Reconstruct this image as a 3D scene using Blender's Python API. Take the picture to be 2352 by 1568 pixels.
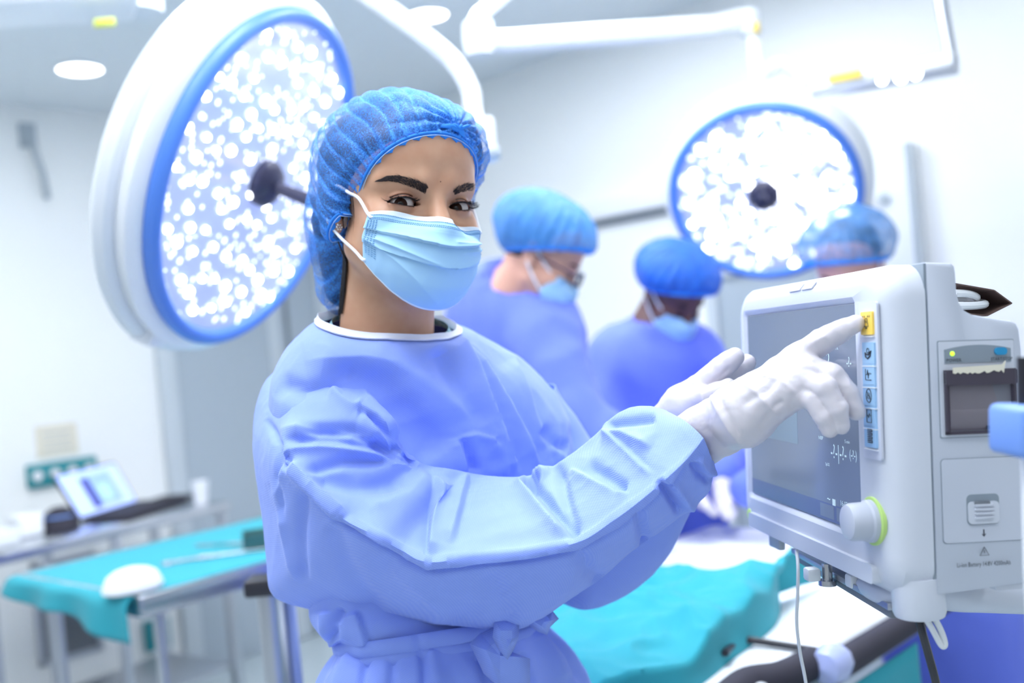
import bpy, bmesh, math, random
import numpy as np
from mathutils import Vector, Matrix
from mathutils.bvhtree import BVHTree

for _o in list(bpy.data.objects):
    bpy.data.objects.remove(_o)
SC = bpy.context.scene
COL = SC.collection
rnd = random.Random(7)

# ------------------------------------------------------------------ camera, world, light, exposure
HC = 1.45                       # camera height
FPX = 35.0 / 36.0 * 2352        # focal length in pixels
RHO = math.radians(5.5)         # the photographer held the camera slightly rolled
cr, sr = math.cos(RHO), math.sin(RHO)
cam_d = bpy.data.cameras.new('camera')
cam_d.lens = 35.0
cam_d.sensor_width = 36.0
cam_d.clip_start = 0.02
cam_d.dof.use_dof = True
cam_d.dof.focus_distance = 0.94
cam_d.dof.aperture_fstop = 2.8
cam = bpy.data.objects.new('camera', cam_d)
cam.matrix_world = Matrix(((cr, sr, 0, 0), (0, 0, -1, 0), (-sr, cr, 0, HC), (0, 0, 0, 1)))
COL.objects.link(cam)
SC.camera = cam

wld = bpy.data.worlds.new('world')
SC.world = wld
wld.use_nodes = True
wld.node_tree.nodes['Background'].inputs[0].default_value = (0.86, 0.93, 1.0, 1)
wld.node_tree.nodes['Background'].inputs[1].default_value = 0.42

SC.view_settings.view_transform = 'Standard'
SC.view_settings.look = 'None'
SC.view_settings.gamma = 1
SC.view_settings.exposure = 0.1
SC.view_settings.use_curve_mapping = False
FILL_PANEL_STRENGTH = 7.0
FILL_PANEL_STRONG = 14.5
LED_STRENGTH = 7.0


def P(px, py, d):
    """world point seen at pixel (px,py) of the 2352x1568 photo at depth d (m)"""
    u = (px - 1176) / FPX
    v = (784 - py) / FPX
    return np.array([(u * cr + v * sr) * d, d, (-u * sr + v * cr) * d + HC])


def PA(a):
    a = np.asarray(a, float)
    u = (a[..., 0] - 1176) / FPX
    v = (784 - a[..., 1]) / FPX
    d = a[..., 2]
    return np.stack([(u * cr + v * sr) * d, d, (-u * sr + v * cr) * d + HC], -1)


def PROJ(p):
    x, y, z = p[..., 0], p[..., 1], p[..., 2] - HC
    X = x * cr - z * sr
    Z = x * sr + z * cr
    return 1176 + FPX * X / y, 784 - FPX * Z / y


camR = np.array([[cr, sr, 0], [0, 0, -1], [-sr, cr, 0]])   # columns: camera right, up, back

# ------------------------------------------------------------------ materials
def lin(c):
    r = []
    for v in c:
        v = v / 255.0
        r.append(v / 12.92 if v <= 0.04045 else ((v + 0.055) / 1.055) ** 2.4)
    return (r[0], r[1], r[2], 1)


def setin(b, name, v):
    if name in b.inputs:
        b.inputs[name].default_value = v


def mat(name, rgb, rough=0.5, metal=0.0, bump=None, emit=None, alpha=None, sss=0.0, coat=0.0, spec=None, sheen=0.0,
        var=None, trans=0.0):
    """bump=(scale,strength,dist)  var=(rgb2,scale,detail) colour variation of the thing itself"""
    m = bpy.data.materials.new(name)
    m.use_nodes = True
    nt = m.node_tree
    b = nt.nodes['Principled BSDF']
    b.inputs['Base Color'].default_value = lin(rgb)
    b.inputs['Roughness'].default_value = rough
    b.inputs['Metallic'].default_value = metal
    if sss:
        setin(b, 'Subsurface Weight', sss)
        setin(b, 'Subsurface Radius', (0.9, 0.35, 0.2))
        setin(b, 'Subsurface Scale', 0.006)
    if coat:
        setin(b, 'Coat Weight', coat)
    if spec is not None:
        setin(b, 'Specular IOR Level', spec)
    if sheen:
        setin(b, 'Sheen Weight', sheen)
    if trans:
        setin(b, 'Transmission Weight', trans)
    if alpha is not None:
        b.inputs['Alpha'].default_value = alpha
    if emit:
        b.inputs['Emission Color'].default_value = lin(emit[0])
        b.inputs['Emission Strength'].default_value = emit[1]
    tc = None
    if var or bump:
        tc = nt.nodes.new('ShaderNodeTexCoord')
    if var:
        n = nt.nodes.new('ShaderNodeTexNoise')
        n.inputs['Scale'].default_value = var[1]
        n.inputs['Detail'].default_value = var[2]
        nt.links.new(tc.outputs['Object'], n.inputs['Vector'])
        mx = nt.nodes.new('ShaderNodeMixRGB')
        mx.inputs[1].default_value = lin(rgb)
        mx.inputs[2].default_value = lin(var[0])
        rp = nt.nodes.new('ShaderNodeValToRGB')
        rp.color_ramp.elements[0].position = 0.35
        rp.color_ramp.elements[1].position = 0.68
        nt.links.new(n.outputs['Fac'], rp.inputs[0])
        nt.links.new(rp.outputs[0], mx.inputs[0])
        nt.links.new(mx.outputs[0], b.inputs['Base Color'])
    if bump:
        n = nt.nodes.new('ShaderNodeTexNoise')
        n.inputs['Scale'].default_value = bump[0]
        n.inputs['Detail'].default_value = 3
        nt.links.new(tc.outputs['Object'], n.inputs['Vector'])
        bp = nt.nodes.new('ShaderNodeBump')
        bp.inputs['Strength'].default_value = bump[1]
        bp.inputs['Distance'].default_value = bump[2]
        nt.links.new(n.outputs['Fac'], bp.inputs['Height'])
        nt.links.new(bp.outputs[0], b.inputs['Normal'])
    return m


def nod(nt, t, **kw):
    n = nt.nodes.new(t)
    for k, v in kw.items():
        if k.startswith('_'):
            setattr(n, k[1:], v)
        else:
            n.inputs[int(k[1:]) if k[0] == 'i' and k[1:].isdigit() else k].default_value = v
    return n


M = {}
M['wall'] = mat('painted_wall', (247, 248, 247), 0.35, bump=(60, .03, .001))
M['ceiling'] = mat('ceiling_paint', (232, 237, 240), 0.6)
M['floor'] = mat('vinyl_floor', (205, 216, 220), 0.25, var=((196, 208, 214), 30, 2))
M['white'] = mat('white_enamel', (240, 242, 245), 0.28)
M['offwhite'] = mat('offwhite_plastic', (228, 232, 236), 0.4)
M['grey'] = mat('light_grey', (178, 188, 196), 0.45)
M['dgrey'] = mat('dark_grey', (120, 126, 134), 0.5)
M['door'] = mat('door_laminate', (176, 187, 196), 0.35)
M['frame'] = mat('door_frame', (200, 208, 214), 0.35)
M['steel'] = mat('brushed_steel', (205, 208, 214), 0.25, 1.0, bump=(200, .05, .0005))
M['steel2'] = mat('satin_steel', (190, 194, 200), 0.35, 0.9)
M['black'] = mat('black_plastic', (38, 38, 46), 0.4)
M['blackfab'] = mat('black_fabric', (52, 50, 62), 0.8)
M['teal'] = mat('teal_drape', (34, 158, 174), 0.85, bump=(500, .15, .0006), sheen=.1)
M['tealdark'] = mat('teal_plastic', (40, 140, 150), 0.45)
M['whitecloth'] = mat('white_sheet', (246, 248, 252), 0.8, bump=(400, .1, .0005))
M['blueplast'] = mat('blue_plastic', (112, 150, 220), 0.4)
M['lampblue'] = mat('lamp_rim_blue', (84, 134, 222), 0.35)
M['yellow'] = mat('yellow_label', (248, 214, 90), 0.5)
M['yellowgreen'] = mat('yellow_green_label', (214, 224, 96), 0.5)
M['bluesteel'] = mat('blue_grey_steel', (150, 165, 215), .3, .5)
M['paper'] = mat('paper', (232, 226, 208), 0.7)

# ------------------------------------------------------------------ object helpers
ORG = {}


def tag(o, label=None, cat=None, group=None, kind=None):
    if label: o['label'] = label
    if cat: o['category'] = cat
    if group: o['group'] = group
    if kind: o['kind'] = kind
    return o


def mesh_obj(name, verts, faces, m, parent=None, org=None, smooth=True, sharp=None):
    verts = np.asarray(verts, float)
    if parent is not None:
        o0 = ORG[parent.name]
    else:
        o0 = np.asarray(org if org is not None else (0, 0, 0), float)
    v = verts - o0
    me = bpy.data.meshes.new(name)
    me.from_pydata(v.tolist(), [], [list(map(int, f)) for f in faces])
    me.validate()
    if smooth:
        me.shade_smooth()
        if sharp:
            me.set_sharp_from_angle(angle=math.radians(sharp))
    for mm in (m if isinstance(m, (list, tuple)) else [m]):
        me.materials.append(mm)
    me.update()
    o = bpy.data.objects.new(name, me)
    COL.objects.link(o)
    if parent is not None:
        o.parent = parent
    else:
        o.location = o0
    ORG[o.name] = o0
    return o


def orient(o):
    """make the faces of a mesh built in a mirrored head frame look outwards"""
    me = o.data
    n = len(me.polygons)
    c = np.empty(n * 3)
    me.polygons.foreach_get('center', c)
    q = np.empty(n * 3)
    me.polygons.foreach_get('normal', q)
    c = c.reshape(-1, 3)
    if ((c - c.mean(0)) * q.reshape(-1, 3)).sum() < 0:
        me.flip_normals()
    return o


def empty(name, loc, label, cat, group=None):
    o = bpy.data.objects.new(name, None)
    o.empty_display_size = 0.05
    COL.objects.link(o)
    o.location = loc
    ORG[o.name] = np.asarray(loc, float)
    return tag(o, label, cat, group)


class MB:
    """collects shapes in world space, then links them as ONE mesh object"""
    def __init__(s):
        s.v = []
        s.f = []
        s.n = 0

    def add(s, v, f):
        v = np.asarray(v, float)
        s.v.append(v)
        s.f += [[i + s.n for i in q] for q in f]
        s.n += len(v)
        return s

    def box(s, c, size, R=None, bev=0.0, seg=2):
        bm = bmesh.new()
        bmesh.ops.create_cube(bm, size=1)
        for v in bm.verts:
            v.co = Vector((v.co.x * size[0], v.co.y * size[1], v.co.z * size[2]))
        if bev:
            bmesh.ops.bevel(bm, geom=bm.edges[:], offset=bev, segments=seg, affect='EDGES', profile=.5)
        vs = np.array([v.co[:] for v in bm.verts])
        fs = [[v.index for v in f.verts] for f in bm.faces]
        bm.free()
        if R is not None:
            vs = vs @ np.asarray(R).T
        return s.add(vs + np.asarray(c), fs)

    def tube(s, pts, r, seg=12, cap=True, closed=False):
        pts = np.asarray(pts, float)
        n = len(pts)
        r = np.full(n, r) if np.isscalar(r) else np.asarray(r, float)
        T = np.gradient(pts, axis=0)
        if closed:
            T = np.roll(pts, -1, 0) - np.roll(pts, 1, 0)
        T /= np.linalg.norm(T, axis=1)[:, None] + 1e-12
        a = np.array([0, 0, 1.0]) if abs(T[0][2]) < .9 else np.array([1.0, 0, 0])
        N = np.cross(T[0], a)
        N /= np.linalg.norm(N)
        vs = []
        for i in range(n):
            N = N - T[i] * N.dot(T[i])
            N /= np.linalg.norm(N)
            B = np.cross(T[i], N)
            for k in range(seg):
                t = 2 * math.pi * k / seg
                vs.append(pts[i] + r[i] * (math.cos(t) * N + math.sin(t) * B))
        fs = []
        for i in range(n if closed else n - 1):
            j = (i + 1) % n
            for k in range(seg):
                q = (k + 1) % seg
                fs.append([i * seg + k, i * seg + q, j * seg + q, j * seg + k])
        if cap and not closed:
            fs.append(list(range(seg))[::-1])
            fs.append([(n - 1) * seg + k for k in range(seg)])
        return s.add(vs, fs)

    def lathe(s, prof, o, R, seg=48, caps=True):
        """profile [(r,h)] round local +Z, R columns = local axes"""
        R = np.asarray(R)
        vs = []
        for (r, h) in prof:
            for k in range(seg):
                t = 2 * math.pi * k / seg
                vs.append(R @ np.array([r * math.cos(t), r * math.sin(t), h]) + o)
        fs = []
        for i in range(len(prof) - 1):
            for k in range(seg):
                q = (k + 1) % seg
                fs.append([i * seg + k, i * seg + q, (i + 1) * seg + q, (i + 1) * seg + k])
        if caps and prof[0][0] > 1e-6: fs.append(list(range(seg))[::-1])
        if caps and prof[-1][0] > 1e-6: fs.append([(len(prof) - 1) * seg + k for k in range(seg)])
        return s.add(vs, fs)

    def prism(s, poly, o, R, h0, h1):
        """polygon [(x,y)] extruded along local z from h0 to h1"""
        R = np.asarray(R)
        n = len(poly)
        vs = [R @ np.array([x, y, h]) + o for h in (h0, h1) for x, y in poly]
        fs = [list(range(n))[::-1], [n + k for k in range(n)]]
        for k in range(n):
            q = (k + 1) % n
            fs.append([k, q, n + q, n + k])
        return s.add(vs, fs)

    def build(s, name, m, parent=None, org=None, sharp=35, smooth=True):
        return mesh_obj(name, np.concatenate(s.v), s.f, m, parent, org, smooth, sharp)


def basis(z, up=(0, 0, 1)):
    z = np.asarray(z, float)
    z = z / np.linalg.norm(z)
    x = np.cross(up, z)
    x /= np.linalg.norm(x)
    return np.stack([x, np.cross(z, x), z], 1)


def rotz(a):
    c, s = math.cos(a), math.sin(a)
    return np.array([[c, -s, 0], [s, c, 0], [0, 0, 1.0]])


def spline(pts, n):
    """Catmull-Rom through control points (k,dim) sampled n times"""
    pts = np.asarray(pts, float)
    k = len(pts)
    t = np.linspace(0, k - 1, n)
    i = np.clip(t.astype(int), 0, k - 2)
    u = (t - i)[:, None]
    g = lambda j: pts[np.clip(j, 0, k - 1)]
    p0, p1, p2, p3 = g(i - 1), g(i), g(i + 1), g(i + 2)
    return .5 * ((2 * p1) + (-p0 + p2) * u + (2 * p0 - 5 * p1 + 4 * p2 - p3) * u * u + (-p0 + 3 * p1 - 3 * p2 + p3) * u ** 3)


def grid_faces(nr, nc, closed_c=False, off=0):
    f = []
    for i in range(nr - 1):
        for j in range(nc if closed_c else nc - 1):
            k = (j + 1) % nc
            f.append([off + i * nc + j, off + i * nc + k, off + (i + 1) * nc + k, off + (i + 1) * nc + j])
    return f


# ------------------------------------------------------------------ numpy noise + signed-distance modelling
def _h(ix, iy, iz):
    n = (ix * 374761393 + iy * 668265263 + iz * 2147483647 // 3) & 0xffffffff
    n = ((n ^ (n >> 13)) * 1274126177) & 0xffffffff
    return ((n ^ (n >> 16)) & 0xffff) / 65535.0


def vnoise(p):
    p = np.asarray(p, float)
    i = np.floor(p).astype(np.int64)
    f = p - i
    u = f * f * (3 - 2 * f)
    r = 0
    for a in (0, 1):
        for b in (0, 1):
            for c in (0, 1):
                w = (u[..., 0] if a else 1 - u[..., 0]) * (u[..., 1] if b else 1 - u[..., 1]) * (u[..., 2] if c else 1 - u[..., 2])
                r = r + w * _h(i[..., 0] + a, i[..., 1] + b, i[..., 2] + c)
    return r * 2 - 1


def crumple(p, s, off=0):
    """sharp-edged fabric creases: ridged noise"""
    q = np.asarray(p) * s + off
    w = np.stack([vnoise(q * .6 + 11), vnoise(q * .6 + 23), vnoise(q * .6 + 37)], -1)
    q = q + w * .8
    return (1 - 2 * np.abs(vnoise(q))) * .6 + (1 - 2 * np.abs(vnoise(q * 2.1 + 5))) * .3


def smin(a, b, k):
    h = np.clip(.5 + .5 * (b - a) / k, 0, 1)
    return b * (1 - h) + a * h - k * h * (1 - h)


def smax(a, b, k):
    return -smin(-a, -b, k)


def ell(p, c, r):
    q = (p - np.asarray(c, np.float32)) / np.asarray(r, np.float32)
    k0 = np.sqrt((q * q).sum(-1))
    q2 = q / np.asarray(r, np.float32)
    k1 = np.sqrt((q2 * q2).sum(-1)) + 1e-9
    return k0 * (k0 - 1) / k1


def cone(p, a, b, ra, rb):
    a = np.asarray(a, np.float32)
    b = np.asarray(b, np.float32)
    ab = b - a
    t = np.clip(((p - a) @ ab) / (ab @ ab + 1e-12), 0, 1)
    d = p - a - t[..., None] * ab
    return np.sqrt((d * d).sum(-1)) - (ra + (rb - ra) * t)


def chain(p, pts, rs, k=.004):
    d = None
    for i in range(len(pts) - 1):
        e = cone(p, pts[i], pts[i + 1], rs[i], rs[i + 1])
        d = e if d is None else smin(d, e, k)
    return d


def surface_nets(fn, xs, ys, zs):
    """isosurface of fn on a (possibly uneven) grid; fn takes (n,3) arrays"""
    xs, ys, zs = [np.asarray(a, np.float32) for a in (xs, ys, zs)]
    nx, ny, nz = len(xs), len(ys), len(zs)
    F = np.empty((nx, ny, nz), np.float32)
    Y, Z = np.meshgrid(ys, zs, indexing='ij')
    for i0 in range(0, nx, 16):
        xx = xs[i0:i0 + 16]
        p = np.empty((len(xx), ny, nz, 3), np.float32)
        p[..., 0] = xx[:, None, None]
        p[..., 1] = Y
        p[..., 2] = Z
        F[i0:i0 + 16] = fn(p)
    S = F < 0
    c = [S[a:nx - 1 + a, b:ny - 1 + b, d:nz - 1 + d] for a in (0, 1) for b in (0, 1) for d in (0, 1)]
    anyc = c[0].copy()
    allc = c[0].copy()
    for q in c[1:]:
        anyc |= q
        allc &= q
    act = anyc & ~allc
    I, J, K = np.nonzero(act)
    idx = np.full(act.shape, -1, np.int64)
    idx[I, J, K] = np.arange(len(I))
    acc = np.zeros((len(I), 3))
    cnt = np.zeros(len(I))
    G = (xs, ys, zs)
    for ax in range(3):
        oth = [a for a in range(3) if a != ax]
        for a in (0, 1):
            for b in (0, 1):
                o = [0, 0, 0]
                o[oth[0]] = a
                o[oth[1]] = b
                e = list(o)
                e[ax] = 1
                f0 = F[I + o[0], J + o[1], K + o[2]]
                f1 = F[I + e[0], J + e[1], K + e[2]]
                m = (f0 < 0) != (f1 < 0)
                t = f0 / (f0 - f1 + 1e-20)
                base = [xs[I + o[0]], ys[J + o[1]], zs[K + o[2]]]
                end = [xs[I + e[0]], ys[J + e[1]], zs[K + e[2]]]
                for q in range(3):
                    acc[:, q] += np.where(m, base[q] + t * (end[q] - base[q]), 0)
                cnt += m
    V = acc / cnt[:, None]
    faces = []
    for ax in range(3):
        oth = [a for a in range(3) if a != ax]
        sl0 = [slice(None)] * 3
        sl1 = [slice(None)] * 3
        sl0[ax] = slice(0, -1)
        sl1[ax] = slice(1, None)
        for q in oth:
            sl0[q] = slice(1, -1)
            sl1[q] = slice(1, -1)
        A, B = S[tuple(sl0)], S[tuple(sl1)]
        e = np.nonzero(A != B)
        flip = A[e]
        b = [e[0].copy(), e[1].copy(), e[2].copy()]
        for q in oth: b[q] = b[q] + 1
        def cell(d0, d1):
            z = [b[0].copy(), b[1].copy(), b[2].copy()]
            z[oth[0]] = z[oth[0]] - d0
            z[oth[1]] = z[oth[1]] - d1
            return idx[z[0], z[1], z[2]]
        q4 = np.stack([cell(1, 1), cell(0, 1), cell(0, 0), cell(1, 0)], 1)
        if ax == 1: flip = ~flip
        q4[~flip] = q4[~flip][:, ::-1]
        faces.append(q4)
    return V, np.concatenate(faces)


def box_grid(lo, hi, h):
    return [np.arange(a, b + h, h) for a, b in zip(lo, hi)]


def vnormals(V, Fq):
    Fq = np.asarray(Fq)
    n = np.cross(V[Fq[:, 2]] - V[Fq[:, 0]], V[Fq[:, 3]] - V[Fq[:, 1]])
    N = np.zeros_like(V)
    for k in range(4):
        np.add.at(N, Fq[:, k], n)
    return N / (np.linalg.norm(N, axis=1)[:, None] + 1e-12)
# ================================================================== THE ROOM
# left wall  y = x + 6.5 , right wall  y = -x + 4.75 , corner (-0.875, 5.625), ceiling 2.70
CZ = 2.70
CORN = np.array([-0.875, 5.625, 0])
s2 = math.sqrt(.5)
DL = np.array([-s2, -s2, 0])      # along the left wall, away from the corner
DR = np.array([s2, -s2, 0])       # along the right wall, away from the corner
NL = np.array([s2, -s2, 0])       # left wall's normal, into the room
NR = np.array([-s2, -s2, 0])      # right wall's normal
UP = np.array([0, 0, 1.0])
LL, LR = 5.6, 6.4


def wallbox(name, D, N, s0, s1, z0, z1, t0, t1, m, parent=None, **kw):
    """slab against a wall: s along it from the corner, z height, t out of the wall"""
    R = np.stack([D, N, UP], 1)
    c = CORN + D * (s0 + s1) / 2 + N * (t0 + t1) / 2 + UP * (z0 + z1) / 2
    mb = MB().box(c, (s1 - s0, t1 - t0, z1 - z0), R, kw.get('bev', 0))
    return mb.build(name, m, parent)


def on_wall(px, py, left=True):
    """(s,z) on a wall seen at a pixel"""
    u = (px - 1176) / FPX
    v = (784 - py) / FPX
    x, z = u * cr + v * sr, -u * sr + v * cr
    Y = 6.5 / (1 - x) if left else 4.75 / (1 + x)
    p = np.array([x * Y, Y, 0]) - CORN
    return p.dot(DL if left else DR), z * Y + HC


tag(wallbox('wall_left', DL, NL, -.12, LL, 0, CZ, -.12, 0, M['wall']), 'white painted wall on the left behind the steel counter', 'wall', kind='structure')
tag(wallbox('wall_right', DR, NR, 0, LR, 0, CZ, -.12, 0, M['wall']), 'off-white painted wall behind the surgeons', 'wall', kind='structure')
fl = MB().box((0.2, 1.2, -.03), (11, 9, .06)).build('floor', M['floor'])
tag(fl, 'pale grey-green vinyl operating room floor', 'floor', kind='structure')
cl = MB().box((0.2, 1.2, CZ + .03), (11, 9, .06)).build('ceiling', M['ceiling'])
tag(cl, 'light grey ceiling with round downlights', 'ceiling', kind='structure')
tag(wallbox('baseboard_left', DL, NL, 0, LL, 0, .09, 0, .012, M['grey']), 'grey coved baseboard of the left wall', 'baseboard', kind='structure')
tag(wallbox('baseboard_right', DR, NR, 0, LR, 0, .09, 0, .012, M['grey']), 'grey coved baseboard of the right wall', 'baseboard', kind='structure')

# grey door in the left wall
sa, _ = on_wall(385, 1000)
sb, _ = on_wall(735, 700)
d1 = empty('door_1', CORN + DL * (sa + sb) / 2, 'grey laminate door in the left wall behind the tilted lamp', 'door')
d1['kind'] = 'structure'
wallbox('door_leaf', DL, NL, sb + .05, sa - .06, 0.01, 1.97, .0, .02, M['door'], d1)
for q0, q1 in ((sa - .06, sa + .03), (sb - .04, sb + .05)):
    wallbox('door_frame', DL, NL, q0, q1, 0, 2.03, 0, .045, M['frame'], d1, bev=.006)
wallbox('door_frame', DL, NL, sb - .04, sa + .03, 1.97, 2.05, 0, .045, M['frame'], d1, bev=.006)
for px in (655,):
    sc_, _ = on_wall(px, 760)
    wallbox('door_gap', DL, NL, sc_ - .012, sc_ + .012, .01, 1.97, .018, .024, M['dgrey'], d1)
    wallbox('push_plate', DL, NL, sc_ + .05, sc_ + .12, .01, 1.97, .018, .028, M['frame'], d1)

# return air grille low on the left wall
s_a, z_b = on_wall(90, 1530)
s_b, z_t = on_wall(212, 1262)
gr = empty('air_grille', CORN + DL * (s_a + s_b) / 2 + UP * z_b, 'grey louvred return air grille on the left wall behind the instrument table', 'air vent')
R_ = np.stack([DL, NL, UP], 1)
mb = MB()
zz0, zz1 = max(.05, z_b), z_t
for (a0, a1, b0, b1) in ((s_b, s_a, zz0, zz0 + .02), (s_b, s_a, zz1 - .02, zz1), (s_b, s_b + .02, zz0, zz1), (s_a - .02, s_a, zz0, zz1)):
    mb.box(CORN + DL * (a0 + a1) / 2 + NL * .012 + UP * (b0 + b1) / 2, (a1 - a0, .024, b1 - b0), R_)
mb.build('frame', M['steel2'], gr)
mb = MB()
for k in range(16):
    z = zz0 + .03 + k * (zz1 - zz0 - .06) / 15
    mb.box(CORN + DL * (s_a + s_b) / 2 + NL * .01 + UP * z, (s_a - s_b - .03, .004, .026), R_ @ np.array([[1, 0, 0], [0, .8, -.6], [0, .6, .8]]))
mb.build('louvres', M['dgrey'], gr)

# sockets and a small sign on the left wall
def socket(px, py, w, h, label, m, n=2):
    s, z = on_wall(px, py)
    e = empty('wall_socket', CORN + DL * s + UP * (z - h / 2), label, 'wall socket')
    wallbox('housing', DL, NL, s - w / 2, s + w / 2, z - h / 2, z + h / 2, 0, .035, m, e, bev=.006)
    for k in range(n):
        ss = s - w / 2 + w * (k + .5) / n
        mb = MB().lathe([(.0, .0), (.018, .0), (.022, .004), (.0, .004)], CORN + DL * ss + NL * .035 + UP * z, basis(NL), 20)
        mb.build('outlet', M['white'], e)
    return e


socket(140, 1083, .30, .10, 'teal socket strip on the left wall above the laptop', M['tealdark'], 4)
socket(357, 1455, .12, .14, 'teal wall socket low on the left wall under the draped table', M['tealdark'], 1)
s, z = on_wall(130, 1010)
sg = empty('wall_notice', CORN + DL * s + UP * (z - .06), 'small faded beige notice on the left wall above the laptop', 'sign')
wallbox('backing', DL, NL, s - .09, s + .09, z - .07, z + .07, 0, .006, M['paper'], sg)
for k in range(3):
    wallbox('text_line', DL, NL, s - .06, s + .06, z - .04 + k * .035, z - .033 + k * .035, .006, .0075, M['grey'], sg)
# grey hook with a hanging hose on the left wall
s, z = on_wall(62, 320)
hk = empty('wall_hook', CORN + DL * s + UP * (z - .3), 'grey wall hook with a short hose high on the left wall', 'hook')
wallbox('plate', DL, NL, s - .035, s + .035, z - .04, z + .07, 0, .02, M['grey'], hk, bev=.004)
p0 = CORN + DL * s + NL * .04 + UP * z
MB().tube([p0, p0 + NL * .03 - UP * .06, p0 - DL * .03 + UP * -.16 + NL * .02, p0 - DL * .05 + UP * -.27], .014).build('hose', M['grey'], hk)

# right wall: rail, grey pilaster, cabinet strip and panel
sa, za = on_wall(1330, 500, False)
sb, zb = on_wall(1560, 462, False)
e = empty('wall_rail', CORN + DR * sa + UP * (za - .03), 'white horizontal wall rail behind the bowed surgeon in glasses', 'rail')
wallbox('rail_body', DR, NR, sa, sb + .7, za - .03, za + .05, 0.0, .05, M['white'], e, bev=.008)
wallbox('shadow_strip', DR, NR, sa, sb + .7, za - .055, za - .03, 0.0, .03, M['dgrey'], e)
sa, za = on_wall(2052, 600, False)
sb, zb = on_wall(2112, 350, False)
e = empty('wall_cabinet', CORN + DR * sa + UP * .9, 'tall narrow pale wall cabinet behind the far lamp', 'cabinet')
wallbox('body', DR, NR, sa, sb, .9, 1.98, 0, .06, M['offwhite'], e, bev=.01)
wallbox('edge_trim', DR, NR, sb - .02, sb, .9, 1.98, .06, .072, M['grey'], e)
s_, z_ = on_wall(2015, 445, False)
e = empty('gas_outlet', CORN + DR * s_ + UP * (z_ - .05), 'small white gas outlet box on the wall right of the far lamp', 'outlet')
wallbox('housing', DR, NR, s_ - .08, s_ + .1, z_ - .07, z_ + .04, 0, .05, M['white'], e, bev=.01)
for k in range(2):
    MB().lathe([(0, 0), (.02, 0), (.02, .02), (.0, .02)], CORN + DR * (s_ - .02 + .07 * k) + NR * .05 + UP * (z_ - .03), basis(NR), 18).build('valve', M['yellow' if k == 0 else 'grey'], e)
sa, za = on_wall(1640, 760, False)
sb, zb = on_wall(1795, 760, False)
d2 = empty('door_2', CORN + DR * (sa + sb) / 2, 'pale grey door leaf in the right wall below the far lamp', 'door')
d2['kind'] = 'structure'
wallbox('door_leaf', DR, NR, sa + .05, sb + .3, .01, 1.62, 0, .02, M['door'], d2)
wallbox('door_frame', DR, NR, sa, sa + .05, 0, 1.67, 0, .04, M['frame'], d2)
wallbox('door_frame', DR, NR, sa, sb + .35, 1.62, 1.67, 0, .04, M['frame'], d2)
# ceiling downlights
def emitm(name, rgb, s):
    return mat(name, rgb, .5, emit=(rgb, s))


M['glow'] = emitm('downlight_glow', (255, 255, 255), 6)
M['panelglow'] = emitm('fill_panel_glow', (244, 249, 255), FILL_PANEL_STRENGTH)
M['panelglow2'] = emitm('fill_panel_glow_strong', (244, 249, 255), FILL_PANEL_STRONG)
for px, py, r, lb in ((184, 162, .085, 'round glowing recessed downlight near the left wall'), (982, 38, .075, 'round glowing recessed downlight above the capped woman')):
    u = (px - 1176) / FPX
    v = (784 - py) / FPX
    zc = -u * sr + v * cr
    Y = (CZ - HC - .012) / zc
    c = np.array([(u * cr + v * sr) * Y, Y, CZ])
    e = empty('downlight', c, lb, 'ceiling light', 'recessed downlights')
    Rn = basis((0, 0, -1), (0, 1, 0))
    MB().lathe([(r, 0), (r + .012, 0), (r + .010, .008), (r, .012)], c, Rn, 40, False).build('trim_ring', M['white'], e)
    MB().lathe([(0, .006), (r * .6, .009), (r, .006), (r, 0), (0, 0)], c, Rn, 40).build('diffuser', M['glow'], e)
for k, (x, y) in enumerate(((-1.6, .1), (.1, .1), (1.7, .1), (-1.6, -1.9), (.1, -1.9), (1.7, -1.9), (-1.9, 1.5), (-.75, 2.45), (.55, 2.2), (.1, 1.3), (-1.45, 2.95), (.1, 3.05), (-.55, .75))):  # unseen glowing panels, added overhead to brighten the room
    e = empty('added_fill_panel', (x, y, CZ), 'square white fill light panel added overhead to brighten the room, out of view', 'ceiling light', 'added fill panels')
    mb = MB()
    for (cx, cy, w, h) in ((0, .31, .64, .02), (0, -.31, .64, .02), (.31, 0, .02, .6), (-.31, 0, .02, .6)):
        mb.box((x + cx, y + cy, CZ - .01), (w, h, .02))
    mb.build('frame', M['white'], e)
    MB().box((x, y, CZ - .008), (.6, .6, .01)).build('diffuser', M['panelglow2' if y > .5 else 'panelglow'], e)
# small ceiling sensor
c = P(938, 152, 3.02)
c[2] = CZ
e = tag(MB().lathe([(.035, 0), (.035, .02), (.02, .04), (0, .045)], c, basis((0, 0, -1), (0, 1, 0)), 24).build('smoke_detector', M['offwhite'], None, c), 'small round ceiling sensor near the white lamp arm', 'smoke detector')

# ================================================================== SURGICAL LAMPS
M['lampface'] = mat('lamp_front_cover', (150, 165, 208), 0.12, coat=.4, emit=((215, 226, 255), .35))
M['led'] = emitm('led_lens', (250, 252, 255), LED_STRENGTH)
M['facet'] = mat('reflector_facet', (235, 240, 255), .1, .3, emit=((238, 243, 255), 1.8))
M['handle'] = mat('lamp_handle_plastic', (46, 46, 72), .4)


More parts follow.
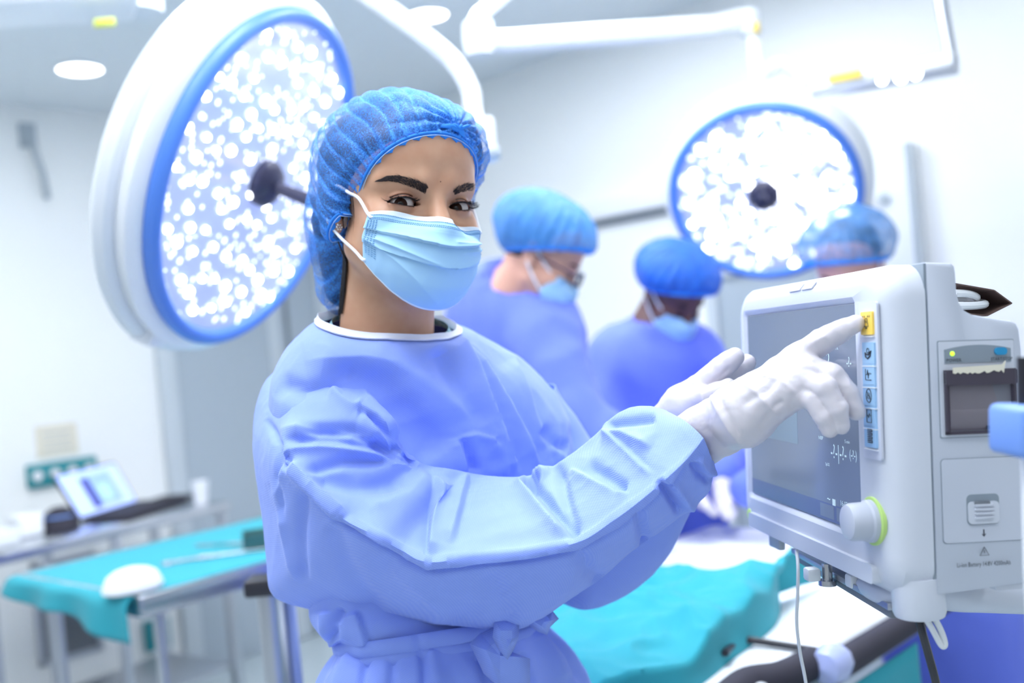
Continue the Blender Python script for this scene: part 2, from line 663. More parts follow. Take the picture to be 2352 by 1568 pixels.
def lamp(name, c, nrm, Rr, label, nled, seed, hl, ledr):
    c = np.asarray(c, float)
    Rb = basis(nrm)
    e = empty(name, c, label, 'surgical lamp', 'ceiling hung surgical lamps')
    MB().lathe([(0, -.125), (Rr * .45, -.12), (Rr * .80, -.105), (Rr * 1.0, -.085), (Rr * 1.10, -.05), (Rr * 1.12, -.02), (Rr * 1.06, -.006), (Rr * .96, -.004), (0, -.004)], c, Rb, 96).build('housing', M['white'], e)
    MB().lathe([(Rr * 1.13, -.045), (Rr * 1.16, -.052), (Rr * 1.17, -.07), (Rr * 1.14, -.085), (Rr * 1.10, -.08)], c, Rb, 96).build('grip_rim', M['offwhite'], e)
    rp = [(Rr + .016 * math.cos(t), .016 * math.sin(t)) for t in np.linspace(0, 2 * math.pi, 13)]
    MB().lathe(rp, c + Rb[:, 2] * .004, Rb, 128, False).build('blue_rim', M['lampblue'], e)
    MB().lathe([(0, .006), (Rr * .99, .004), (Rr * .99, -.004), (0, -.004)], c, Rb, 96).build('front_cover', M['lampface'], e)
    q = random.Random(seed)
    pts = []
    tries = 0
    while len(pts) < nled and tries < 20000:
        tries += 1
        r = Rr * .93 * math.sqrt(q.random())
        t = q.random() * 6.283
        x, y = r * math.cos(t), r * math.sin(t)
        if r < Rr * .13: continue
        if all((x - a) ** 2 + (y - b) ** 2 > (Rr * .115) ** 2 for a, b in pts):
            pts.append((x, y))
    for (x, y) in pts:
        rr = ledr * q.uniform(.75, 1.25)
        MB().lathe([(rr, .006), (rr * .8, .011), (0, .013)], c + Rb @ np.array([x, y, 0]), Rb, 12).build('led_lens', M['led'], e)
    mb = MB()
    for k in range(420):
        r = Rr * .96 * math.sqrt(q.random())
        t = q.random() * 6.283
        rr = q.uniform(.3, .8) * ledr
        if r < Rr * .12: continue
        mb.lathe([(rr, .006), (0, .009)], c + Rb @ np.array([r * math.cos(t), r * math.sin(t), 0]), Rb, 6)
    f = mb.build('reflector_facet', M['facet'], e)
    f['kind'] = 'stuff'
    h = MB().lathe([(.045, .005), (.046, .02), (.034, .034), (.016, .04), (.0, .042)], c, Rb, 32).build('handle_base', M['handle'], e)
    MB().lathe([(.014, .03), (.012, .05), (.014, .10 * hl), (.017, .13 * hl), (.012, .16 * hl), (0, .165 * hl)], c, Rb, 24).build('handle_grip', M['handle'], h)
    return e, Rb


# near lamp: disc tilted, facing right and towards the camera
rt = np.array([cr, 0, -sr]); upv = np.array([sr, 0, cr])
NC = P(597.5, 416.6, 1.922)
near, Rb1 = lamp('surgical_lamp', NC, (.868, -.220, -.444), .318, 'large tilted surgical lamp with blue rim left of the capped woman', 96, 3, 1.0, .0085)
MB().box(NC + Rb1 @ np.array([-.12, -.335, -.05]), (.05, .03, .05), Rb1, .006).build('side_catch', M['white'], near)
MB().tube(spline([NC + Rb1 @ np.array([.0, .0, -.12]), NC + Rb1 @ np.array([0, .1, -.17]), P(520, 60, 2.25), P(560, -60, 2.3), P(600, -160, 2.3)], 24), .028, 16).build('yoke', M['white'], near)
FC = P(1755, 445, 2.9)
far, Rb2 = lamp('surgical_lamp', FC, (-.325, -.809, -.489), .2615, 'far surgical lamp with blue rim above the dark blue capped surgeon', 62, 9, .3, .0155)
MB().tube(spline([FC + Rb2 @ np.array([0.0, .20, -.11]), P(1850, 190, 2.98), P(1800, 148, 3.02), P(1745, 170, 3.02)], 24), .022, 14).build('yoke', M['white'], far)
MB().tube([P(1745, 185, 3.02), P(1730, 80, 3.02)], .025, 16).build('drop_post', M['white'], far)

# far lamp's spring arm
e = empty('lamp_arm', P(1100, 90, 3.02), 'thick white horizontal spring arm carrying the far surgical lamp', 'lamp arm')
MB().tube([P(1105, 92, 3.02), P(1160, 98, 3.02), P(1640, 62, 3.02), P(1700, 48, 3.02), P(1728, 52, 3.02)], [.028, .036, .034, .036, .026], 20).build('arm_beam', M['white'], e)
MB().lathe([(0, -.05), (.045, -.05), (.05, 0), (.045, .05), (0, .05)], P(1100, 90, 3.02), np.eye(3), 28).build('joint', M['offwhite'], e)
MB().lathe([(0, -.035), (.036, -.035), (.036, .035), (0, .035)], P(1722, 52, 3.02), np.eye(3), 28).build('joint', M['offwhite'], e)
for px, py in ((1090, 90), (1736, 62)):
    MB().box(P(px, py, 2.98), (.018, .012, .03), None, .002).build('yellow_mark', M['yellow'], e)
MB().tube([P(1082, 70, 3.02), P(1098, 36, 3.02), P(1190, -40, 3.02), P(1290, -90, 3.02)], .022, 14).build('upper_arm', M['white'], e)

# curved white arm above the capped woman
e = empty('lamp_arm', P(1115, 330, 2.3), 'curved white lamp arm passing above the capped woman', 'lamp arm')
MB().tube(spline([P(760, -60, 2.35), P(860, 0, 2.3), P(960, 72, 2.25), P(1040, 140, 2.25), P(1080, 205, 2.25), P(1086, 250, 2.25), P(1096, 300, 2.25)], 48), .021, 20).build('arm_tube', M['white'], e)
MB().box(P(1118, 322, 2.25), (.042, .05, .10), None, .01).build('joint_block', M['offwhite'], e)
MB().box(P(1124, 352, 2.22), (.05, .04, .02), None, .004).build('joint_collar', M['grey'], e)

# grey pendant boom upper left with a yellow-green label
e = empty('pendant_boom', P(150, 40, 2.4), 'white ceiling pendant boom with yellow-green label, upper left', 'pendant boom')
ax = P(330, -10, 2.5) - P(-120, 10, 2.3)
Rb = basis(ax)
c = (P(330, 40, 2.5) + P(-160, -20, 2.3)) / 2
MB().box(c + UP * .03, (.20, .11, np.linalg.norm(ax)), Rb, .02, 3).build('boom_beam', M['white'], e)
MB().box(P(240, 52, 2.38), (.05, .012, .02), None, .003).build('label_plate', M['yellowgreen'], e)
MB().tube([P(320, 30, 2.55) , [P(320, 30, 2.55)[0], P(320, 30, 2.55)[1], CZ]], .06, 24).build('ceiling_post', M['offwhite'], e)

# stainless light bar, upper right
e = empty('light_bar', P(1880, 205, 2.6), 'grey metal bar with glowing lights and a yellow label, upper right', 'light bar')
a, b = P(1868, 208, 2.62), P(2198, 145, 2.40)
Rb = basis(b - a)
MB().box((a + b) / 2, (.05, .048, np.linalg.norm(b - a)), Rb, .006).build('bar_body', M['steel2'], e)
MB().box(a + (b - a) * .22 + Rb @ np.array([0, .014, 0]) + np.array([0, -.026, 0]), (.03, .022, .085), Rb, .003).build('yellow_label', M['yellow'], e)
for t, r in ((.47, .011), (.60, .015), (.70, .013)):
    MB().lathe([(0, -.005), (r, -.005), (r, .006), (r * .6, .012), (0, .014)], a + (b - a) * t + np.array([0, -.028, -.012]), basis((0, -1, 0)), 20).build('spot_lens', M['led'], e)
MB().tube([b + UP * 0 - (b - a) * .03, [b[0] - .02, b[1] + .1, CZ]], .014, 12).build('hanger', M['steel2'], e)
# ================================================================== PATIENT MONITOR
MR = np.array([[.99085, -.11691, .06743], [.11633, .99313, .01249], [-.06843, -.00453, .99765]])
MT = np.array([.25599, 1.14442, -.19881 + HC])
MW, MH, MA = .2706, .2024, .3306
EC, EA, EB = MR[:, 0], -MR[:, 1], MR[:, 2]


def ML(a, b, c):
    return MT + EA * a + EB * b + EC * c


def _ray(px, py):
    u = (px - 1176) / FPX
    v = (784 - py) / FPX
    d = np.array([u * cr + v * sr, 1, -u * sr + v * cr])
    return MR.T @ d, MR.T @ (np.array([0, 0, HC]) - MT)


def FP(px, py, c=0.0):
    """(a,b) on the monitor's front plane"""
    dl, o = _ray(px, py)
    p = o + (c - o[0]) / dl[0] * dl
    return -p[1], p[2]


def SP(px, py, a=MA):
    """(c,b) on the monitor's side plane"""
    dl, o = _ray(px, py)
    p = o + (-a - o[1]) / dl[1] * dl
    return p[0], p[2]


def rrect(x0, x1, y0, y1, r, n=8):
    pts = []
    for cx, cy, a0 in ((x1 - r, y1 - r, 0), (x0 + r, y1 - r, 90), (x0 + r, y0 + r, 180), (x1 - r, y0 + r, 270)):
        for k in range(n + 1):
            t = math.radians(a0 + 90 * k / n)
            pts.append((cx + r * math.cos(t), cy + r * math.sin(t)))
    return pts


def loft(mb, loops, cap0=True, cap1=True):
    n = len(loops[0])
    v = np.concatenate([np.asarray(l) for l in loops])
    f = grid_faces(len(loops), n, True)
    if cap0: f.append(list(range(n))[::-1])
    if cap1: f.append([(len(loops) - 1) * n + k for k in range(n)])
    return mb.add(v, f)


FR = np.stack([EA, EB, np.cross(EA, EB)], 1)   # prism frame on the front plane: x=a, y=b, z = EAxEB
FS = 1.0 if np.cross(EA, EB).dot(EC) < 0 else -1.0    # +1 if local z points out of the front (towards -c)


def fplate(mb, poly, c0, c1):
    """polygon in (a,b) extruded from c0 to c1 (negative c = out of the front)"""
    n = len(poly)
    v = [ML(a, b, c) for c in (c0, c1) for a, b in poly]
    f = [list(range(n)), [n + k for k in range(n)][::-1]] + [[k, (k + 1) % n, n + (k + 1) % n, n + k][::-1] for k in range(n)]
    return mb.add(v, f)


def splate(mb, poly, a0, a1):
    """polygon in (c,b) extruded along a"""
    n = len(poly)
    v = [ML(a, b, c) for a in (a0, a1) for c, b in poly]
    f = [list(range(n)), [n + k for k in range(n)][::-1]] + [[k, (k + 1) % n, n + (k + 1) % n, n + k][::-1] for k in range(n)]
    return mb.add(v, f)


def fixn(o):
    bm = bmesh.new()
    bm.from_mesh(o.data)
    bmesh.ops.recalc_face_normals(bm, faces=bm.faces)
    bm.to_mesh(o.data)
    bm.free()
    return o


M['mon'] = mat('monitor_plastic', (210, 215, 226), .35, spec=.4)
M['mon2'] = mat('monitor_rear_plastic', (200, 206, 219), .42)
M['lcd'] = mat('lcd_glass', (70, 80, 104), .14, coat=.3, emit=((112, 128, 150), .6))
M['lcdtext'] = mat('lcd_text', (180, 205, 215), .4, emit=((190, 212, 220), .5))
M['lcdband'] = mat('lcd_menu_band', (66, 78, 118), .2, emit=((96, 110, 146), .5))
M['strip'] = mat('key_strip', (214, 218, 232), .35)
M['keyblue'] = mat('key_blue', (160, 200, 236), .35)
M['keyyellow'] = mat('key_yellow', (252, 214, 92), .35)
M['ink'] = mat('ink', (52, 56, 70), .6)
M['knob'] = mat('knob_plastic', (188, 194, 208), .35)
M['green'] = mat('green_light', (186, 218, 128), .4, emit=((176, 230, 130), .04))
M['labelgrey'] = mat('label_grey', (140, 152, 164), .4)
M['smoke'] = mat('smoked_plastic', (64, 58, 74), .08, coat=.5, spec=.6)
M['smokeglass'] = mat('smoked_window', (60, 54, 76), .06, alpha=.30, coat=.5)
M['brown'] = mat('brown_cardboard', (92, 72, 66), .8)
M['cyanbtn'] = mat('start_button', (40, 148, 200), .3)

mon = empty('patient_monitor', ML(.15, -.05, .06), 'white patient monitor with a grey touch screen the woman points at', 'monitor')
# front housing with the recessed screen opening
mb = MB()
o0, o1, p0, p1 = -.031, MA, -.047, .2335
loops = []
for c, ins, r in ((.0355, 0, .030), (.022, 0, .030), (.012, .0022, .030), (.005, .008, .028), (.0012, .0145, .024), (0, .021, .02)):
    loops.append([ML(a, b, c) for a, b in rrect(o0 + ins, o1 - ins, p0 + ins, p1 - ins * .8, r)])
loops.append([ML(a, b, 0) for a, b in rrect(-.006, MW + .006, -.006, MH + .006, .006)])
loops.append([ML(a, b, .0012) for a, b in rrect(-.004, MW + .004, -.004, MH + .004, .005)])
loops.append([ML(a, b, .005) for a, b in rrect(-.0005, MW + .0005, -.0005, MH + .0005, .003)])
loft(mb, loops)
fixn(mb.build('front_housing', M['mon'], mon, sharp=28))
scr = fixn(fplate(MB(), rrect(.0002, MW - .0002, .0002, MH - .0002, .002, 3), .0030, .0046).build('screen', M['lcd'], mon, sharp=30))
# menu band and value boxes on the screen
fplate(MB(), [(.0004, .0004), (MW - .0004, .0004), (MW - .0004, .017), (.0004, .017)], .0027, .0030).build('menu_band', M['lcdband'], scr, smooth=False)
fplate(MB(), [(.004, .067), (.135, .067), (.135, .108), (.004, .108)], .0028, .0030).build('waveform_box', mat('lcd_box', (84, 100, 120), .2, emit=((124, 146, 162), .6)), scr, smooth=False)
for k in range(2):
    a = .185 + k * .036
    fplate(MB(), [(a, .003), (a + .03, .003), (a + .03, .0155), (a, .0155)], .00255, .0027).build('menu_key', M['lcd'], scr, smooth=False)


def text_mesh(body, size, fn, name, m, parent, align='LEFT'):
    cu = bpy.data.curves.new(name, 'FONT')
    cu.body = body
    cu.size = size
    cu.align_x = align
    cu.resolution_u = 2
    o = bpy.data.objects.new(name, cu)
    COL.objects.link(o)
    dg = bpy.context.evaluated_depsgraph_get()
    me = o.evaluated_get(dg).to_mesh()
    v = np.array([q.co[:] for q in me.vertices])
    f = [list(p.vertices) for p in me.polygons]
    o.evaluated_get(dg).to_mesh_clear()
    bpy.data.objects.remove(o)
    bpy.data.curves.remove(cu)
    if len(v) == 0: return None
    w = np.array([fn(q[0], q[1]) for q in v])
    return mesh_obj(name, w, f, m, parent, smooth=False)


def ftext(body, px, py, size, m=None, c=.0024, parent=scr, sx=1.0):
    a0, b0 = FP(px, py, c)
    return text_mesh(body, size, lambda x, y: ML(a0 + x * sx, b0 + y, c), 'screen_text', m or M['lcdtext'], parent)


ftext('2', 1898, 842, .020, sx=.8)
ftext('-?-', 1944, 842, .013, sx=.8)
ftext('PR', 1919, 803, .005)
ftext('?-', 1936, 985, .024, sx=.8)
ftext('-?-|-?-', 1908, 1050, .0190, sx=.80)
ftext('(-?-)', 1951, 1052, .0115, sx=.80)
ftext('NIBP', 1880, 1008, .005)
ftext('5 min', 1940, 1017, .0045)
ftext('SpO2', 1896, 1068, .004)
ftext('16-07-2019 00', 1930, 1160, .0070, sx=.9)
ftext('~', 1900, 1152, .012)
a0, b0 = FP(1912, 1155, .0024)
fplate(MB(), [(a0, b0 - .002), (a0 + .006, b0 - .002), (a0 + .006, b0 + .004), (a0, b0 + .004)], .0024, .0027).build('battery_icon', M['lcdtext'], scr, smooth=False)

# key strip and keys
fplate(MB(), rrect(.2862, .3188, .0690, .2020, .003, 4), -.0012, .0008).build('key_strip', M['strip'], mon, smooth=False)
keys = [(1995, 742, 'keyyellow'), (1999, 811, 'keyblue'), (2000, 860, 'keyblue'), (2001, 908, 'keyblue'), (2002, 955, 'keyblue'), (2004, 1002, 'keyblue')]


def seg(mb, pts, a, b, s, w=.0006, closed=False):
    q = [ML(a + x * s, b + y * s, -.0032) for x, y in pts]
    return mb.tube(q + ([q[0]] if closed else []), w * .6, 5)


circ = [(math.cos(t), math.sin(t)) for t in np.linspace(0, 2 * math.pi, 13)]
for i, (px, py, mn) in enumerate(keys):
    a, b = FP(px, py, -.001)
    h = .0093 if i else .0098
    k = fplate(MB(), rrect(a - .0105, a + .0105, b - h, b + h, .001, 2), -.0030, -.0010).build('key', M[mn], mon, smooth=False)
    k['label'] = ['yellow alarm key with a bell symbol', 'blue key with a hand symbol', 'blue key with a waveform symbol', 'blue key with an octagon symbol', 'blue key with a chart symbol', 'blue key with a list symbol'][i]
    mb = MB()
    fplate(mb, [(a - .0112, b - h - .002), (a + .0112, b - h - .002), (a + .0112, b - h - .0012), (a - .0112, b - h - .0012)], -.0034, -.0008)
    mb.build('key_holder', M['white'], k, smooth=False)
    mb = MB()
    s = .0045
    if i == 0:
        seg(mb, [(-.8, -.6), (-.5, .3), (-.35, .9), (.35, .9), (.5, .3), (.8, -.6)], a, b, s, closed=True)
        seg(mb, [(-.25, -.9), (.25, -.9)], a, b, s, .0012)
        seg(mb, [(0, .0), (0, .5)], a, b, s)
        for t in (-1.2, -.6, .6, 1.2): seg(mb, [(t, 1.1), (t * 1.2, 1.4)], a, b, s)
    elif i == 1:
        seg(mb, [(-1.1, .1), (-.9, -.7), (-.1, -1.0), (.9, -.5), (1.3, .5), (.8, .2), (.3, -.3), (-.6, -.2)], a, b, s, .0012, True)
        seg(mb, [(x * .45, y * .45 + .5) for x, y in circ], a, b, s)
    elif i == 2:
        seg(mb, [(-1.1, 1.1), (-1.1, -1), (1.1, -1)], a, b, s)
        seg(mb, [(-1, 0), (-.5, 0), (-.25, .9), (0, -.7), (.25, .3), (1.1, .2)], a, b, s)
    elif i == 3:
        seg(mb, [(x * 1.05, y * 1.3) for x, y in circ[:-1:1]], a, b, s, closed=True)
        seg(mb, [(-.5, -.5), (-.3, .5), (.3, .5), (.5, -.5)], a, b, s, closed=True)
        seg(mb, [(-.6, .7), (.6, -.7)], a, b, s)
    elif i == 4:
        seg(mb, [(-.9, -1.2), (-.9, 1.2), (.9, 1.2), (.9, -1.2)], a, b, s, closed=True)
        seg(mb, [(-.6, .2), (-.2, -.3), (.1, .5), (.5, 0)], a, b, s)
    else:
        for yy in (-1.1, -.4, .3, 1.0): seg(mb, [(-.9, yy), (.9, yy), (.9, yy + .35), (-.9, yy + .35)], a, b, s, .0008)
    mb.build('key_symbol', M['ink'], k)

# rotary knob, power key, lip, alarm windows
a, b = FP(2006, 1196)
O = ML(a, b, 0)
Rk = basis(-EC, EB)
MB().lathe([(.0206, -.002), (.0206, .0016), (.0196, .0022), (.019, .0022)], O, Rk, 48).build('knob_ring', M['green'], mon)
MB().lathe([(.0185, 0), (.0180, .006), (.0165, .0075), (.0160, .020), (.0145, .0235), (.0110, .025), (0, .0248)], O, Rk, 48).build('knob', M['knob'], mon)
a, b = FP(1722, 1180)
MB().lathe([(.0065, 0), (.0065, .0015), (.005, .0025), (0, .0028)], ML(a, b, .001), Rk, 28).build('power_key', M['green'], mon)
for px, py in ((1742, 1189), (1750, 1198), (1739, 1200)):
    a, b = FP(px, py)
    fplate(MB(), [(a, b), (a + .006, b), (a + .006, b + .002), (a, b + .002)], -.0012, .0005).build('status_mark', M['labelgrey'], mon, smooth=False)
fixn(fplate(MB(), rrect(.004, .302, -.0375, -.0215, .004, 4), -.0045, .006).build('lower_lip', M['mon'], mon, sharp=50))
for px0, px1 in ((1812, 1836), (1840, 1864)):
    a0, _ = FP(px0, 665)
    a1, _ = FP(px1, 663)
    qd = [ML(a0, .2214, .0006), ML(a1, .2214, .0006), ML(a1 + .003, .2274, .0046), ML(a0 + .003, .2274, .0046)]
    qo = [v_ + EB * .0007 - EC * .0009 for v_ in qd]
    fixn(MB().add(qd + qo, [[0, 1, 2, 3], [4, 5, 6, 7], [0, 1, 5, 4], [1, 2, 6, 5], [2, 3, 7, 6], [3, 0, 4, 7]]).build('alarm_window', M['strip'], mon, smooth=False))

# rear housing (side profile with the stepped top)
prof = [(.0375, -.0425), (.0375, .2330), (.0600, .2318), (.0625, .2300), (.0634, .2250), (.0640, .2080), (.0660, .1990), (.0705, .1925), (.0780, .1885), (.0900, .1862), (.1120, .1826), (.1160, .1805), (.1180, .1760), (.1195, .1600), (.1220, -.0200), (.1200, -.0330), (.1120, -.0370)]
mb = MB()
n = len(prof)
mc = np.mean(prof, 0)
loops = []
for a, ins in ((-.026, .004), (-.0245, .0012), (-.021, 0), (MA - .004, 0), (MA - .0012, .0008), (MA, .0028)):
    L = []
    for i, (c, b) in enumerate(prof):
        c2 = c if c < .04 else c - ins * np.sign(c - .05) * .8
        b2 = b - ins * (1 if b > .1 else -1)
        L.append(ML(a, b2, c2))
    loops.append(L)
loft(mb, loops)
fixn(mb.build('rear_housing', M['mon2'], mon, sharp=32))
splate(MB(), [(.0352, -.0445), (.0352, .2320), (.0378, .2320), (.0378, -.0445)], -.026, MA - .0012).build('seam', M['labelgrey'], mon, smooth=False)

# recorder on the side
def srect(px0, py0, px1, py1):
    c0, b0 = SP(px0, py0)
    c1, b1 = SP(px1, py1)
    return min(c0, c1), max(c0, c1), min(b0, b1), max(b0, b1)


c0, c1, b0, b1 = .0449, .1110, .0877, .1667
rec = fixn(splate(MB(), rrect(c0, c1, b0, b1, .0012, 2), MA - .001, MA + .0014).build('recorder', M['mon'], mon, smooth=False))
rec['label'] = 'strip chart recorder on the side of the monitor'
mb = MB()
for q in (rrect(c0 - .0008, c1 + .0008, b0 - .0008, b1 + .0008, .0012, 2),): splate(mb, q, MA - .001, MA + .0004)
mb.build('recorder_gap', M['labelgrey'], rec, smooth=False)
cc = np.linspace(c0 + .0045, c1 - .003, 12)
arch = [(c, b1 - .018) for c in cc] + [(c, b1 - .0068 + .0035 * (1 - ((c - cc.mean()) / (cc[-1] - cc.mean())) ** 2)) for c in cc[::-1]]
lab = fixn(splate(MB(), arch, MA + .001, MA + .0020).build('label_panel', M['labelgrey'], rec, smooth=False))
c, b = SP(2184, 812)
Rs = basis(EA, EB)
MB().lathe([(.0020, 0), (.0020, .0006), (0, .0016)], ML(MA + .0018, b, c), Rs, 16).build('power_light', mat('power_led', (190, 240, 60), .3, emit=((190, 245, 60), 1.2)), rec)
c, b = SP(2294, 806)
fixn(splate(MB(), rrect(c - .0055, c + .0055, b - .0031, b + .0031, .0030, 5), MA + .0015, MA + .0034).build('start_button', M['cyanbtn'], rec, sharp=40))


def stext(body, px, py, size, parent, sx=1.0):
    c0, b0 = SP(px, py)
    return text_mesh(body, size, lambda x, y: ML(MA + .0025, b0 + y, c0 + x * sx), 'printed_text', M['ink'], parent)


stext('POWER', 2170, 831, .0038, rec)
stext('START/STOP', 2272, 828, .0038, rec, .9)
# smoked recorder door: frame, window, paper roll behind it
q0, q1, r0, r1 = c0 + .0032, c1 - .0005, b0 + .0022, b1 - .0235
dr = MB()
splate(dr, [(q0, r0), (q1, r0), (q1, r0 + .0025), (q0, r0 + .0025)], MA + .0005, MA + .004)
splate(dr, [(q0, r0), (q0 + .0035, r0), (q0 + .0035, r1), (q0, r1)], MA + .0005, MA + .004)
splate(dr, [(q1 - .0035, r0), (q1, r0), (q1, r1), (q1 - .0035, r1)], MA + .0005, MA + .004)
splate(dr, rrect(q0, q1, r1 - .013, r1, .002, 3), MA + .0005, MA + .0055)
door = fixn(dr.build('recorder_door', M['smoke'], rec, sharp=30))
splate(MB(), [(q0 + .002, r0 + .002), (q1 - .002, r0 + .002), (q1 - .002, r1 - .012), (q0 + .002, r1 - .012)], MA + .0036, MA + .0040).build('window', M['smokeglass'], door, smooth=False)
splate(MB(), [(q0 + .002, r0 + .002), (q1 - .002, r0 + .002), (q1 - .002, r1 - .012), (q0 + .002, r1 - .012)], MA + .0004, MA + .0010).build('paper_well', M['black'], door, smooth=False)
M['rollpaper'] = mat('roll_paper', (214, 206, 214), .7)
tp = [ML(MA + .0008 + .0022 * math.sin(t), r0 + .010 + .010 * -math.cos(t), 0) for t in np.linspace(0, math.pi, 9)]
v, f = [], []
for t in np.linspace(0, math.pi, 9):
    for c in (q0 + .004, q1 - .014):
        v.append(ML(MA + .0010 + .0024 * math.sin(t), r0 + .012 - .009 * math.cos(t), c))
mb = MB().add(v, grid_faces(9, 2))
splate(mb, [(q0 + .004, r0 + .02), (q1 - .014, r0 + .02), (q1 - .02, r1 - .013), (q0 + .004, r1 - .013)], MA + .0012, MA + .0018)
mb.build('paper_roll', M['rollpaper'], rec, sharp=40)
splate(MB(), [(q1 - .028, r0 + .0035), (q1 - .008, r0 + .0035), (q1 - .008, r0 + .0065), (q1 - .028, r0 + .0065)], MA + .0040, MA + .0042).build('door_marking', M['black'], door, smooth=False)
# torn paper edge in the slot
cs = np.linspace(q0 + .006, q1 - .012, 22)
poly = [(c, r1 - .002 + rnd.uniform(-.0016, .0010)) for c in cs] + [(cs[-1] + .002, r1 + .0065), (cs[-1] - .001, r1 + .0035), (cs[0], r1 + .0020)]
splate(MB(), poly, MA + .0055, MA + .0062).build('torn_paper', M['paper'], rec, smooth=False)

# battery door
c0, c1, b0, b1 = .0442, .1140, .0005, .0694
splate(MB(), rrect(c0 - .0006, c1 + .0006, b0 - .0006, b1 + .0006, .003, 3), MA - .001, MA + .0003).build('battery_door_gap', M['labelgrey'], mon, smooth=False)
bd = fixn(splate(MB(), rrect(c0, c1, b0, b1, .003, 4), MA - .001, MA + .0010).build('battery_door', M['mon2'], mon, smooth=False))
a0, a1, e0, e1 = srect(2222, 1203, 2290, 1132)
splate(MB(), rrect(a0 - .0008, a1 + .0008, e0 - .0010, e1, .004, 4), MA, MA + .0012).build('latch_recess', M['labelgrey'], bd, smooth=False)
lt = fixn(splate(MB(), rrect(a0, a1, e0, e1 - .006, .0035, 4), MA, MA + .0026).build('latch', M['mon'], bd, sharp=40))
for k in range(4):
    z = e0 + .0045 + k * .0034
    fixn(splate(MB(), rrect(a0 + .005, a1 - .005, z, z + .0016, .0007, 3), MA + .002, MA + .0042).build('latch_rib', M['mon'], lt, sharp=40))
splate(MB(), [(a0 + .005, e1 - .0085), (a1 - .008, e1 - .0085), (a1 - .008, e1 - .006), (a0 + .005, e1 - .006)], MA + .001, MA + .0029).build('latch_slot', M['dgrey'], lt, smooth=False)
c, b = SP(2258, 1223)
mb = MB()
s = .001
splate(mb, [(c - .0004, b - .001), (c + .0004, b - .001), (c + .0004, b + .003), (c - .0004, b + .003)], MA + .001, MA + .0014)
splate(mb, [(c - .0018, b - .0006), (c, b - .0030), (c + .0018, b - .0006), (c, b - .0014)], MA + .001, MA + .0014)
mb.build('arrow_symbol', M['ink'], bd, smooth=False)
c, b = SP(2259, 1268)
tri = [(0, .0046), (-.0040, -.0022), (.0040, -.0022)]
mb = MB().tube([ML(MA + .0014, b + y, c + x) for x, y in tri + tri[:1]], .00028, 5)
mb.tube([ML(MA + .0014, b + .0022, c), ML(MA + .0014, b - .0004, c)], .0003, 5)
mb.build('warning_symbol', M['ink'], bd)
c0_, b0_ = SP(2196, 1302)
text_mesh('Li-ion Battery 14.8V 4200mAh', .0052, lambda x, y: ML(MA + .0014, b0_ + y, c0_ + x * .74), 'printed_text', M['ink'], bd)

# feet, under-plate, swivel and arm
for c in (.100,):
    splate(MB(), [(c - .012, -.033), (c - .008, -.042), (c + .016, -.042), (c + .020, -.031)], MA - .05, MA - .004).build('foot', M['mon'], mon, sharp=30)
for px, py in ((1752, 1222),):
    a, b = FP(px, py)
    MB().box(ML(a, -.048, .016), (.03, .02, .008), FR, .002).build('foot', M['grey'], mon)
pl0, pl1 = ML(.055, -.058, .05), ML(.300, -.058, .035)
d = pl1 - pl0
Rp = np.stack([d / np.linalg.norm(d), np.cross(EB, d / np.linalg.norm(d)), EB], 1)
arm = empty('monitor_arm', ML(.30, -.085, .075), 'white swivel mount and arm with metal rail under the monitor', 'monitor arm')
MB().box((pl0 + pl1) / 2, (np.linalg.norm(d), .05, .006), Rp, .001).build('rail_plate', M['steel2'], arm)
MB().box((pl0 + pl1) / 2 + EB * -.007 - EC * .016, (np.linalg.norm(d) * .96, .01, .008), Rp, .001).build('rail_groove', M['dgrey'], arm)
for px, py, w in ((1865, 1318, 0), (1900, 1322, 1), (1962, 1333, 0)):
    c = P(px, py, 0.97 if px < 1950 else .93)
    if w:
        k = MB().lathe([(0, .012), (.005, .012), (.005, -.004), (.0085, -.004), (.0085, -.009), (0, -.010)], c, basis(EB, (0, 1, 0)), 24)
        k.build('clamp_screw', M['steel'], arm)
    else:
        MB().box(c, (.014, .014, .013), MR, .003).build('clamp_pad', M['offwhite'], arm)
HB = P(2110, 1385, .84)
MB().lathe([(0, .024), (.021, .024), (.0215, -.006), (.020, -.010), (.012, -.011), (0, -.011)], HB, np.eye(3), 48).build('swivel_cup', M['mon'], arm)
MB().tube(spline([HB + UP * .016, P(2180, 1366, .86), P(2260, 1372, .90), P(2420, 1380, .97)], 16), [.010] + [.0135] * 15, 20).build('arm_beam', M['mon2'], arm)
MB().tube(spline([P(1985, 1338, .93), P(2000, 1352, .90), P(2030, 1366, .87), P(2075, 1370, .85)], 14), .009, 16).build('swivel_neck', M['mon2'], arm)

# cables
def cable(name, pts, r, m, label, seg_=10, n=60):
    q = spline(pts, n)
    o = MB().tube(q, r, seg_).build(name, m, None, q[-1])
    return tag(o, label, 'cable')


cable('power_cable', [P(2108, 1412, .85), P(2118, 1450, .85), P(2132, 1500, .86), P(2150, 1568, .87), P(2180, 1700, .9)], .0035, M['black'], 'black cable hanging from the monitor swivel')
cable('sensor_tube', [P(2118, 1408, .84), P(2140, 1442, .84), P(2158, 1475, .84), P(2166, 1484, .84), P(2170, 1476, .84), P(2160, 1445, .84), P(2140, 1408, .84)], .0026, M['offwhite'], 'white looped tube hanging behind the black cable')
cable('thin_lead', [P(1828, 1252, 1.02), P(1833, 1300, 1.0), P(1832, 1370, 1.0), P(1830, 1430, 1.0), P(1838, 1500, 1.0), P(1852, 1575, 1.0), P(1865, 1700, 1.0)], .0017, M['offwhite'], 'thin grey-white lead hanging from the left of the monitor base')

# brown box with coiled white tubing behind the top step
AB = .245


def BP(px, py, a=AB, lift=0.0):
    c, b = SP(px, py, a)
    return ML(a, b + lift, c)


